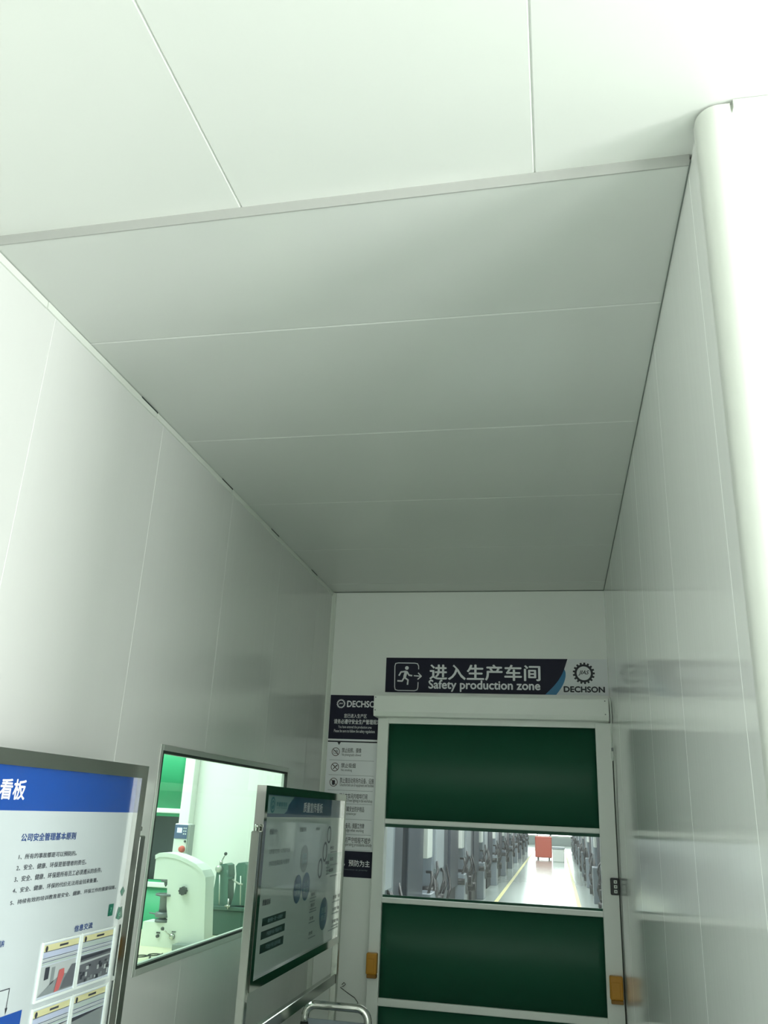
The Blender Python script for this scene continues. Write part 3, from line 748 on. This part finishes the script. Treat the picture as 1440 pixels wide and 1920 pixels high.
lettering('质量管理部', poster2, 'x', XB + 3 * e, X_(517.5, 1512), (X_(538, 1509)[0], X_(517.5, 1503)[1]), M['cyan'], 0.014)
lettering('QUALITY MANAGEMENT', poster2, 'x', XB + 3 * e, X_(517.5, 1516), (X_(538, 1514)[0], X_(517.5, 1513.5)[1]), M['cyan'], 0.01)
lettering('质量宣传看板', poster2, 'x', XB + 3 * e, X_(568, 1523.5), (X_(604, 1522)[0], X_(568, 1504)[1]), M['white'], 0.008)
def put(txt, px0, py0, px1, py1, mm='ink', bold=0.006):
    a = X_(px0, py0); lettering(txt, poster2, 'x', XB + 3 * e, a, (X_(px1, py0)[0], X_(px0, py1)[1]), M[mm], bold)
put('质量方针', 505, 1565, 519.5, 1554, 'inkfaint'); put('质量目标', 562, 1560, 574, 1551, 'inkfaint'); put('质量', 592, 1557, 599, 1551.5, 'inkfaint')
put('以质量求生存，以质量求发展', 504, 1602, 543, 1593, 'inkfaint', 0.0); put('持续改进满足客户的要求', 503, 1625, 541, 1615, 'inkfaint', 0.0)
put('质量目标', 491, 1699, 506, 1688, 'ink', 0.012)
for (pa0, pb0, txt) in (((490.5, 1737.5, 1723), (536, 1707), '做好第一次 一次做好'), ((488, 1763, 1748), (534, 1731), '不接受不良 不制造不良'), ((486, 1789.5, 1773), (531.5, 1754), '不流出不良 追求卓越')):
    u0, v0 = X_(pa0[0], pa0[1]); v1 = X_(pa0[0], pa0[2])[1]; u1 = X_(*pb0)[0]
    flat(poster2, 'x', XB + e, rect(u0, v0, u1, v1), M['darkbox'], 'text_box')
    lettering(txt, poster2, 'x', XB + 2 * e, (u0 + (u1 - u0) * 0.22, v0 + (v1 - v0) * 0.25), (u0 + (u1 - u0) * 0.86, v0 + (v1 - v0) * 0.78), M['palelogo'], 0.004)
def bubble(px, py, top, bot, left, right_, mm, txt):
    c_ = X_(px, py); rv = (X_(px, top)[1] - X_(px, bot)[1]) / 2; ru = (X_(right_, py)[0] - X_(left, py)[0]) / 2
    flat(poster2, 'x', XB + 2 * e, ell(c_[0], c_[1], ru, rv), M[mm], 'bubble')
    if txt: lettering(txt, poster2, 'x', XB + 3 * e, (c_[0] - ru * 0.6, c_[1] - rv * 0.42), (c_[0] + ru * 0.62, c_[1] + rv * 0.40), M['palelogo'], 0.0)
bubble(570.5, 1610, 1584, 1635, 564, 577.5, 'bubbleg', '顾客\n满意'); bubble(557.5, 1667, 1640, 1693, 550.5, 565, 'bubble', '精益\n求精'); bubble(573, 1662, 1636, 1688, 565.5, 580, 'bubble', '全员\n参与')
bubble(606, 1713, 1684, 1744, 598.5, 613, 'bubble', '质量\n意识')
def hoop(px, py, hu, hv):
    c_ = X_(px, py); m = MB(); F = frame('x', XB + 2 * e)
    a, b = ell(c_[0], c_[1], hu, hv, 32), ell(c_[0], c_[1], hu * 0.76, hv * 0.76, 32)
    for i in range(32): m.quad(F(*a[i]), F(*a[(i + 1) % 32]), F(*b[(i + 1) % 32]), F(*b[i]))
    m.build('flow_ring', M['darkbox'], poster2)
hoop(617, 1565, 0.045, 0.047); hoop(609, 1597, 0.045, 0.053); hoop(600, 1628, 0.043, 0.052)
u0, v0 = X_(613, 1642); flat(poster2, 'x', XB + e, rect(X_(613, 1620)[0], X_(613, 1640)[1], X_(637, 1620)[0], X_(613, 1601)[1]), M['patch'], 'tinted_box')
for txt, px, py in (('检', 622, 1590), ('验', 621, 1611), ('制程', 613, 1618), ('出货', 620, 1632), ('来料', 586, 1678), ('培训', 585, 1698), ('改善', 583, 1723), ('总结', 581, 1751), ('质量', 627, 1683), ('效率', 626, 1706), ('成本', 625, 1729)):
    a = X_(px - 3.5, py + 3); put(txt, px - 3.5, py + 3.2, px + 3.5, py - 3.5, 'ink', 0.01)
m = MB()
for px, py, ln in ((580, 1685, 12), (580, 1691, 10), (580, 1706, 12), (579, 1711, 13), (578, 1731, 11), (577, 1760, 13), (622, 1692, 12), (621, 1714, 12), (620, 1738, 12), (614, 1746, 14), (619, 1598, 12), (618, 1622, 14), (611, 1627, 7), (611, 1633, 7), (611, 1639, 6), (618, 1643, 13)):
    a = X_(px, py); b = X_(px + ln, py); strokes(m, 'x', XB + 3 * e, [[a, (b[0], a[1])]], 0.005)
m.build('fine_print', M['inkfaint'], poster2)

# ------------------------------------------------------------------ platform trolley in front of the farther board
YT = 4.5
hl, hr = P(572, 1900, 'y', YT), P(690, 1910, 'y', YT); ztop = P(630, 1887, 'y', YT).z
xa, xb = hl.x, hr.x
t = thing('platform_trolley', 'stainless tube trolley handle standing in front of the farther board', 'trolley', ((xa + xb) / 2, YT, 0))
m = MB(); rb = 0.055; pts = []
pts.append((xa, YT, ztop - 0.085))
for q in range(9):
    a = math.pi - q * math.pi / 16; pts.append((xa + rb + rb * math.cos(a), YT, ztop - rb + rb * math.sin(a)))
for q in range(9):
    a = math.pi / 2 - q * math.pi / 16; pts.append((xb - rb + rb * math.cos(a), YT, ztop - rb + rb * math.sin(a)))
pts.append((xb, YT, ztop - 0.085))
m.tube(pts, 0.019, 16); m.build('handle', M['steel'], t)
for xx in (xa, xb):
    m = MB(); m.cyl((xx, YT, ztop - 0.115), (xx, YT, ztop - 0.078), 0.021, n=16); m.build('joint_sleeve', M['gasket'], t)
    m = MB(); m.cyl((xx, YT, 0.19), (xx, YT, ztop - 0.11), 0.016, n=16); m.build('leg', M['steelb'], t)
m = MB(); m.box((xa + 0.012, YT - 0.003, 0.36), (xb - 0.012, YT + 0.003, ztop - 0.06), 0.001, 1); m.build('back_panel', M['mgrey'], t)
m = MB(); m.box((xa - 0.03, YT - 0.62, 0.15), (xb + 0.03, YT + 0.03, 0.19), 0.008, 2); m.build('platform', M['mgrey'], t)
for xx in (xa + 0.02, xb - 0.02):
    for yy in (YT - 0.55, YT - 0.04):
        m = MB(); m.cyl((xx - 0.014, yy, 0.05), (xx + 0.014, yy, 0.05), 0.05, n=20); m.box((xx - 0.018, yy - 0.016, 0.06), (xx + 0.018, yy + 0.016, 0.152)); m.build('caster', M['rubber'], t)

# thin cable on the end wall behind the trolley
q = [P(x, y, 'y', YB - 0.012) for x, y in ((641, 1846), (645, 1842), (648, 1846), (644, 1849), (638, 1851), (652, 1862), (665, 1871), (671, 1880), (669, 1884))]
m = MB(); m.tube(q, 0.0022, 8); tag(m.build('wall_cable', M['cabled']), 'thin dark loose cable on the end wall behind the farther board', 'cable')

# ------------------------------------------------------------------ measuring room contents
ZB = 0.885
t = thing('workbench', 'cream topped steel workbench under the window of the measuring room', 'workbench', (-2.0, 4.5, 0))
m = MB(); m.box((-2.62, 3.15, ZB - 0.05), (XL - 0.035, 5.72, ZB), 0.006, 2); m.build('bench_top', M['bench'], t)
for xx in (-2.55, -1.8):
    for yy in (3.25, 4.45, 5.6):
        m = MB(); m.box((xx - 0.03, yy - 0.03, 0), (xx + 0.03, yy + 0.03, ZB - 0.05), 0.004, 1); m.build('leg', M['benchleg'], t)

# hardness tester: nose over the anvil on the left, tall body on the right
TY = 4.86; ty0, ty1 = TY, TY + 0.125
def T_(px, py, y=TY): p = P(px, py, 'y', y); return (p.x, p.z)
t = thing('hardness_tester', 'white bench hardness tester with dark round knob behind the small window', 'hardness tester', (T_(320, 1780)[0], TY + 0.09, ZB))
out = [T_(382, 1779), T_(384, 1700), T_(386, 1645), T_(380, 1634), T_(368, 1622), T_(350, 1612), T_(332, 1604.5), T_(315, 1601), T_(300, 1601), T_(293, 1605), T_(288, 1648), T_(314, 1649), T_(312, 1700), T_(311, 1745), T_(310, 1752), T_(266, 1733), T_(259, 1783)]
out[0] = (out[0][0], ZB); out[-1] = (T_(262, 1778)[0], ZB); zt_ = T_(290, 1729)[1]
out[-2] = (out[-1][0], zt_); out[-3] = (T_(311, 1745)[0], zt_); out[-4] = (T_(311, 1745)[0], zt_ + 0.03)
m = MB(); m.prism([(x, ty0, z) for x, z in out], (0, ty1 - ty0, 0))
bmesh.ops.bevel(m.bm, geom=[ed for ed in m.bm.edges if len(ed.link_faces) == 2 and ed.calc_face_angle(0) > 0.6], offset=0.006, segments=2, affect='EDGES')
m.build('body', M['labwhite'], t)
m = MB(); arc = [T_(386, 1645), T_(380, 1632), T_(368, 1620), T_(350, 1610), T_(332, 1602.5), T_(315, 1599), T_(300, 1599), T_(292, 1603)]
low = [(x + 0.002, z - 0.022) for x, z in arc]
m.prism([(x, ty0 - 0.006, z) for x, z in arc + low[::-1]], (0, ty1 - ty0 + 0.012, 0)); m.build('top_cover', M['labwhite'], t)
kx, kz = T_(345, 1670); kn = MB()
kpts = [(kx + (0.021 + 0.002 * math.cos(8 * a)) * math.cos(a), kz + (0.021 + 0.002 * math.cos(8 * a)) * math.sin(a)) for a in [2 * math.pi * i / 48 for i in range(48)]]
kn.prism([(x, TY - 0.028, z) for x, z in kpts], (0, 0.028, 0)); kn.build('load_knob', M['labdark'], t)
ym = TY + 0.03; ax, _ = T_(307.5, 1700, ym); axh = T_(312, 1650, ym)[0]
z_pl = T_(305, 1675, ym)[1]; z_hd = T_(303, 1649, ym)[1]; z_nut0, z_nut1 = T_(300, 1719, ym)[1], T_(300, 1709, ym)[1]
m = MB(); m.lathe((axh, ym, z_hd), [(0.030, 0.004), (0.030, -0.010), (0.012, -0.010), (0.010, -0.024), (0.003, -0.036)], 20); m.build('indenter', M['labgrey'], t)
m = MB(); m.lathe((ax, ym, z_pl), [(0.054, 0), (0.056, -0.010), (0.028, -0.016), (0.026, -0.06), (0.026, z_nut1 - z_pl)], 28); m.build('anvil', M['labgrey'], t)
m = MB(); m.lathe((ax, ym, z_nut1), [(0.028, 0), (0.043, -0.002), (0.045, z_nut0 - z_nut1), (0.020, z_nut0 - z_nut1 - 0.002), (0.020, zt_ - z_nut1 + 0.018), (0.042, zt_ - z_nut1 + 0.014), (0.043, zt_ - z_nut1)], 24)
m.cyl((ax + 0.03, ym, z_nut1 - 0.016), (ax + 0.068, ym, z_nut1 - 0.016), 0.006, n=10); m.cyl((ax - 0.03, ym, z_nut1 - 0.016), (ax - 0.085, ym, z_nut1 - 0.010), 0.004, n=10); m.build('lifting_screw', M['labgrey'], t)
a_, b_ = T_(309, 1740), T_(323, 1756)
m = MB(); m.cyl((b_[0], TY - 0.012, b_[1]), (a_[0], TY - 0.03, a_[1]), 0.0035, n=10); m.lathe((b_[0], TY, b_[1]), [(0.016, 0), (0.014, 0.014), (0.006, 0.016)], 20, (0, -1, 0)); m.build('lever', M['steelb'], t)
m = MB(); bmesh.ops.create_uvsphere(m.bm, u_segments=16, v_segments=10, radius=0.010, matrix=Matrix.Translation((a_[0], TY - 0.03, a_[1]))); m.build('lever_ball', M['labdark'], t)
for px, py in ((296, 1755),):
    x, z = T_(px, py); m = MB(); m.lathe((x, TY, z), [(0.009, 0), (0.0085, 0.012), (0.003, 0.014)], 16, (0, -1, 0)); m.box((x - 0.011, TY - 0.003, z + 0.013), (x + 0.012, TY, z + 0.021)); m.build('switch', M['labdark'], t)
x, z = T_(326, 1747); m = MB(); m.box((x - 0.012, TY - 0.003, z - 0.003), (x + 0.012, TY, z + 0.003)); m.build('name_plate', M['labgrey'], t)

# slender control console behind it
YCn = 5.25
def K_(px, py): p = P(px, py, 'y', YCn); return (p.x, p.z)
c0, c1 = K_(322, 1600), K_(354, 1545)
t = thing('control_console', 'slim white control console with blue display and red stop button behind the hardness tester', 'control console', ((c0[0] + c1[0]) / 2, YCn + 0.06, ZB))
m = MB(); m.box((c0[0], YCn, ZB), (c1[0], YCn + 0.07, c1[1]), 0.006, 2); m.build('cabinet', M['labwhite'], t)
m = MB(); m.box((c1[0] + 0.001, YCn + 0.004, ZB), (c1[0] + 0.012, YCn + 0.075, c1[1] - 0.002), 0.003, 1); m.build('side_cover', M['benchleg'], t)
v_ = K_(330, 1572)[1]
m = MB(); m.box((c0[0] + 0.003, YCn - 0.004, v_), (c1[0] - 0.003, YCn, c1[1] - 0.006), 0.001, 1); dp = m.build('display_panel', M['panelblue'], t)
h_ = c1[1] - 0.006 - v_; w_ = c1[0] - c0[0]
m = MB(); m.box((c0[0] + w_ * 0.22, YCn - 0.006, v_ + h_ * 0.42), (c0[0] + w_ * 0.58, YCn - 0.003, v_ + h_ * 0.78)); m.build('screen', M['lcd'], dp)
m = MB()
for q in range(3):
    for s in range(2): m.box((c0[0] + w_ * (0.68 + 0.14 * s), YCn - 0.006, v_ + h_ * (0.3 + 0.2 * q)), (c0[0] + w_ * (0.76 + 0.14 * s), YCn - 0.003, v_ + h_ * (0.40 + 0.2 * q)))
m.build('keys', M['signwhite'], dp)
x, z = K_(341.5, 1592); m = MB(); m.lathe((x, YCn, z), [(0.020, 0), (0.020, 0.006), (0.015, 0.007), (0.017, 0.022), (0.010, 0.026)], 20, (0, -1, 0)); m.build('stop_button', M['redb'], t)
x, z = K_(347, 1577.5); m = MB(); m.lathe((x, YCn, z), [(0.007, 0), (0.006, 0.008)], 14, (0, -1, 0)); m.build('key_switch', M['labdark'], t)

# bench centre: bed with head and tail columns, hand crank
YG = 5.42
def G_(px, py): p = P(px, py, 'y', YG); return (p.x, p.z)
gx0 = G_(394, 1720)[0]; gx1 = G_(478, 1720)[0]; gz = G_(420, 1699)[1]
t = thing('bench_centre', 'grey green cast iron bench centre with two columns and hand crank in the measuring room', 'bench centre', ((gx0 + gx1) / 2, YG + 0.08, ZB))
m = MB(); m.box((gx0, YG, ZB), (gx1, YG + 0.18, gz - 0.02), 0.008, 2); m.box((gx0 - 0.012, YG - 0.014, gz - 0.022), (gx1 + 0.012, YG + 0.19, gz), 0.004, 2); m.build('bed', M['teald'], t)
def column(pxs, top, base_w, mat_):
    prof = [(lambda p: (p.x, p.z))(P(*p, 'y', YG + 0.02)) for p in pxs]
    m = MB(); m.prism([(x, YG + 0.02, z) for x, z in prof], (0, 0.11, 0))
    bmesh.ops.bevel(m.bm, geom=[ed for ed in m.bm.edges if len(ed.link_faces) == 2 and ed.calc_face_angle(0) > 0.9], offset=0.012, segments=3, affect='EDGES')
    return m.build('column', mat_, t)
col1 = column([(395, 1699), (398, 1680), (403, 1655), (406, 1635), (408, 1626), (413, 1621), (423, 1619), (428, 1622), (429, 1640), (427, 1660), (427, 1699)], 0, 0, M['teal'])
col2 = column([(432, 1698), (438, 1680), (442, 1660), (443, 1640), (442, 1624), (447, 1618), (458, 1617), (463, 1622), (462, 1645), (463, 1670), (466, 1698)], 0, 0, M['teal'])
x, z = G_(409.5, 1629); m = MB(); m.lathe((x, YG + 0.02, z), [(0.022, 0), (0.022, 0.02), (0.015, 0.03), (0.008, 0.032)], 20, (0, -1, 0)); m.build('head_clamp', M['alu'], t)
x, z = G_(411.5, 1618); x2, z2 = G_(421, 1601)
m = MB(); m.cyl((x, YG + 0.03, z - 0.012), (x, YG + 0.03, z + 0.012), 0.010, n=14); m.cyl((x, YG + 0.03, z + 0.005), (x2, YG + 0.02, z2), 0.004, n=10); m.build('indicator_arm', M['steelb'], t)
m = MB(); bmesh.ops.create_uvsphere(m.bm, u_segments=14, v_segments=8, radius=0.011, matrix=Matrix.Translation((x2, YG + 0.02, z2))); m.build('arm_ball', M['labdark'], t)
pts = [Vector((a[0], YG - 0.02, a[1])) for a in (G_(429, 1631), G_(430, 1642), G_(433, 1647), G_(440, 1645))]
m = MB(); m.tube(pts, 0.007, 10); m.build('crank', M['teald'], t)
pts = [Vector((a[0], YG - 0.01, a[1])) for a in (G_(437, 1648), G_(443, 1653), G_(449, 1657), G_(456, 1658))]
m = MB(); m.tube(pts, 0.006, 10); m.build('centre_lever', M['alu'], t)
for px in (412.5, 452):
    a, b = G_(px, 1640 if px < 430 else 1642), G_(px - 1, 1697); m = MB(); m.cyl((a[0], YG - 0.005, a[1]), (b[0], YG - 0.005, b[1]), 0.004, n=10); m.build('guide_rod', M['alu'], t)
x, z = G_(430, 1694); m = MB(); m.cyl((x, YG - 0.02, z - 0.03), (x, YG - 0.02, z + 0.03), 0.006, n=12); m.cyl((x - 0.018, YG - 0.025, z - 0.012), (x + 0.018, YG - 0.025, z - 0.012), 0.008, n=12); m.build('lock_screw', M['steelb'], t)

# granite block in front of the tester, coiled leads on the bench
a = P(321, 1782.5, 'z', ZB); YP = a.y
m = MB(); m.box((a.x, YP, ZB), (min(a.x + 0.27, XL - 0.045), TY - 0.012, ZB + 0.032), 0.004, 2); tag(m.build('surface_plate', M['plate']), 'low grey granite surface plate on the bench right of the hardness tester', 'surface plate')
m = MB()
for k_, (px, py) in enumerate(((268, 1795), (288, 1792))):
    c_ = P(px, py, 'z', ZB + 0.006); m.tube([(c_.x + 0.035 * math.cos(a) + 0.01 * k_, c_.y + 0.05 * math.sin(a), ZB + 0.005 + 0.001 * i) for i, a in enumerate([q * 0.5 for q in range(14)])], 0.003, 8)
tag(m.build('coiled_lead', M['cabled']), 'thin dark leads coiled on the bench below the hardness tester', 'lead')
# ceiling lamp of the measuring room
t = thing('ceiling_lamp', 'flat rectangular ceiling lamp inside the measuring room', 'lamp', (-3.0, 4.5, 2.85))
m = MB(); m.box((-3.78, 3.52, 2.79), (-2.22, 5.48, 2.85), 0.005, 1); m.build('lamp_housing', M['trimw'], t)
m = MB(); m.box((-3.75, 3.55, 2.775), (-2.25, 5.45, 2.79)); m.build('lamp_diffuser', M['lamp'], t)

# ------------------------------------------------------------------ workshop beyond the door
w = MB(); w.box((-8.1, YB + 0.08, 0), (-8.0, 62, 6)); w.build('wall_workshop_left', M['hallwall'], kind='structure')
w = MB(); w.box((7.0, YB + 0.08, 0), (7.1, 62, 6)); w.build('wall_workshop_right', M['hallwall'], kind='structure')
w = MB(); w.box((-8.1, 62, 0), (7.1, 62.1, 6)); w.build('wall_workshop_far', M['hallwall'], kind='structure')
w = MB(); w.box((-8.1, YB, 6), (7.1, 62.1, 6.1)); w.build('ceiling_workshop', M['hallwall'], kind='structure')
win2 = struct_empty('window_2', (-0.45, 61.95, 0))
m = MB(); m.box((-2.6, 61.93, 0.6), (1.7, 61.97, 4.6)); m.build('pane', M['farwin'], win2)
m = MB()
for x0, x1, z0, z1 in ((-2.7, -2.58, 0.5, 4.7), (1.68, 1.8, 0.5, 4.7), (-2.6, 1.7, 0.5, 0.62), (-2.6, 1.7, 4.58, 4.7), (-0.5, -0.4, 0.6, 4.6)): m.box((x0, 61.9, z0), (x1, 61.99, z1))
m.build('window_frame', M['alu'], win2)
m = MB(); m.box((-1.33, 7, 0), (-1.25, 60, 0.003)); m.build('trim_8', M['yellow'], kind='structure')
m = MB(); m.box((0.36, 7, 0), (0.44, 60, 0.003)); m.build('trim_9', M['yellow'], kind='structure')
for ly in (11, 21, 33, 46):
    m = MB(); m.box((-3.5, ly - 1.5, 5.72), (2.5, ly + 1.5, 6.0)); tag(m.build('hall_lamp', M['lamp']), 'wide bright lamp under the workshop ceiling', 'lamp', 'workshop ceiling lamps')

def machine(label, grp, xf, y, side, v=0):
    """machine tool; xf = plane of the front facing the aisle, side = +1 when it stands left of the aisle"""
    t = thing('machine_tool', label, 'machine', (xf - side * 0.9, y + 1.7, 0), grp)
    X = lambda d: xf - side * d
    def bx(x0, y0, z0, x1, y1, z1, nm, mm, bev=0.01):
        m = MB(); m.box((min(X(x0), X(x1)), y + y0, z0), (max(X(x0), X(x1)), y + y1, z1), bev, 1); return m.build(nm, M[mm], t)
    bx(0.10, 0.0, 0.0, 1.8, 3.5, 0.55, 'base', 'mblack')
    bx(0.05, 0.0, 0.55, 1.75, 1.15, 2.1, 'control_cabinet', 'mdark')
    bx(0.02, 1.75, 0.50, 1.75, 3.0, 2.2, 'enclosure', 'mgrey')
    bx(-0.01, 1.95, 0.95, 0.03, 2.75, 1.95, 'enclosure_door', 'mpale')
    bx(0.04, 3.0, 0.45, 1.7, 3.6, 2.0, 'coolant_unit', 'mdark')
    bx(0.0, 1.22, 1.12, 0.10, 1.62, 2.25, 'white_side_panel', 'btnw')
    m = MB(); rr = random.Random(v * 17 + 3)
    for q in range(7):
        yy = 1.15 + rr.random() * 2.4; zz = 0.1 + rr.random() * 0.6; s_ = 0.06 + rr.random() * 0.12
        m.cyl((X(-0.06), y + yy, zz), (X(0.15), y + yy, zz), s_ * 0.6, n=12)
        m.tube([(X(0.02), y + yy, zz), (X(-0.05), y + yy + 0.1, zz + 0.25), (X(-0.02), y + yy + 0.25, zz + 0.35), (X(0.05), y + yy + 0.3, 0.95)], 0.018, 8)
    m.build('hoses_and_handwheels', M['mblack'], t)
    bx(-0.05, 1.16, 0.0, 0.55, 1.72, 0.72, 'chip_bin', 'mgrey')
    return t
y = 5.98; pitch = 4.05; ordl = ['nearest', 'second', 'third', 'fourth', 'fifth', 'sixth', 'seventh', 'eighth', 'ninth', 'tenth', 'eleventh']
first = None
for i in range(11):
    lab = f'{ordl[i]} grey machine tool in the row left of the bright workshop aisle'
    if first is None: first = machine(lab, 'machine tools left of the aisle', -1.62, y, 1, 0); base = first.location.copy()
    else: dup(first, base + Vector((0, pitch * i, 0)), lab)
firstr = None
for i in range(9):
    lab = f'{ordl[i]} pale machine tool in the row right of the bright workshop aisle'
    if firstr is None: firstr = machine(lab, 'machine tools right of the aisle', 0.78, 9.6, -1, 5); baser = firstr.location.copy()
    else: dup(firstr, baser + Vector((0, 4.6 * i, 0)), lab)
# red cart at the end of the aisle
t = thing('red_cart', 'small red cart standing at the far end of the workshop aisle', 'cart', (-0.62, 40, 0))
m = MB(); m.box((-0.98, 39.7, 0.08), (-0.26, 40.6, 0.95), 0.04, 2); m.build('cart_body', M['carred'], t)
for xx in (-0.86, -0.38):
    for yy in (39.85, 40.45):
        m = MB(); m.cyl((xx - 0.03, yy, 0.09), (xx + 0.03, yy, 0.09), 0.09, n=16); m.build('wheel', M['rubber'], t)
m = MB(); m.tube([(-0.9, 40.65, 0.9), (-0.9, 40.75, 1.15), (-0.34, 40.75, 1.15), (-0.34, 40.65, 0.9)], 0.02, 8); m.build('push_handle', M['steelb'], t)
t = thing('white_crate', 'white crate on the workshop floor right of the red cart', 'crate', (0.0, 38.6, 0))
m = MB(); m.box((-0.22, 38.2, 0.0), (0.26, 38.9, 0.55), 0.02, 1); m.build('crate_body', M['btnw'], t)
m = MB(); m.box((-0.25, 38.17, 0.50), (0.29, 38.93, 0.58), 0.01, 1); m.build('crate_rim', M['mpale'], t)
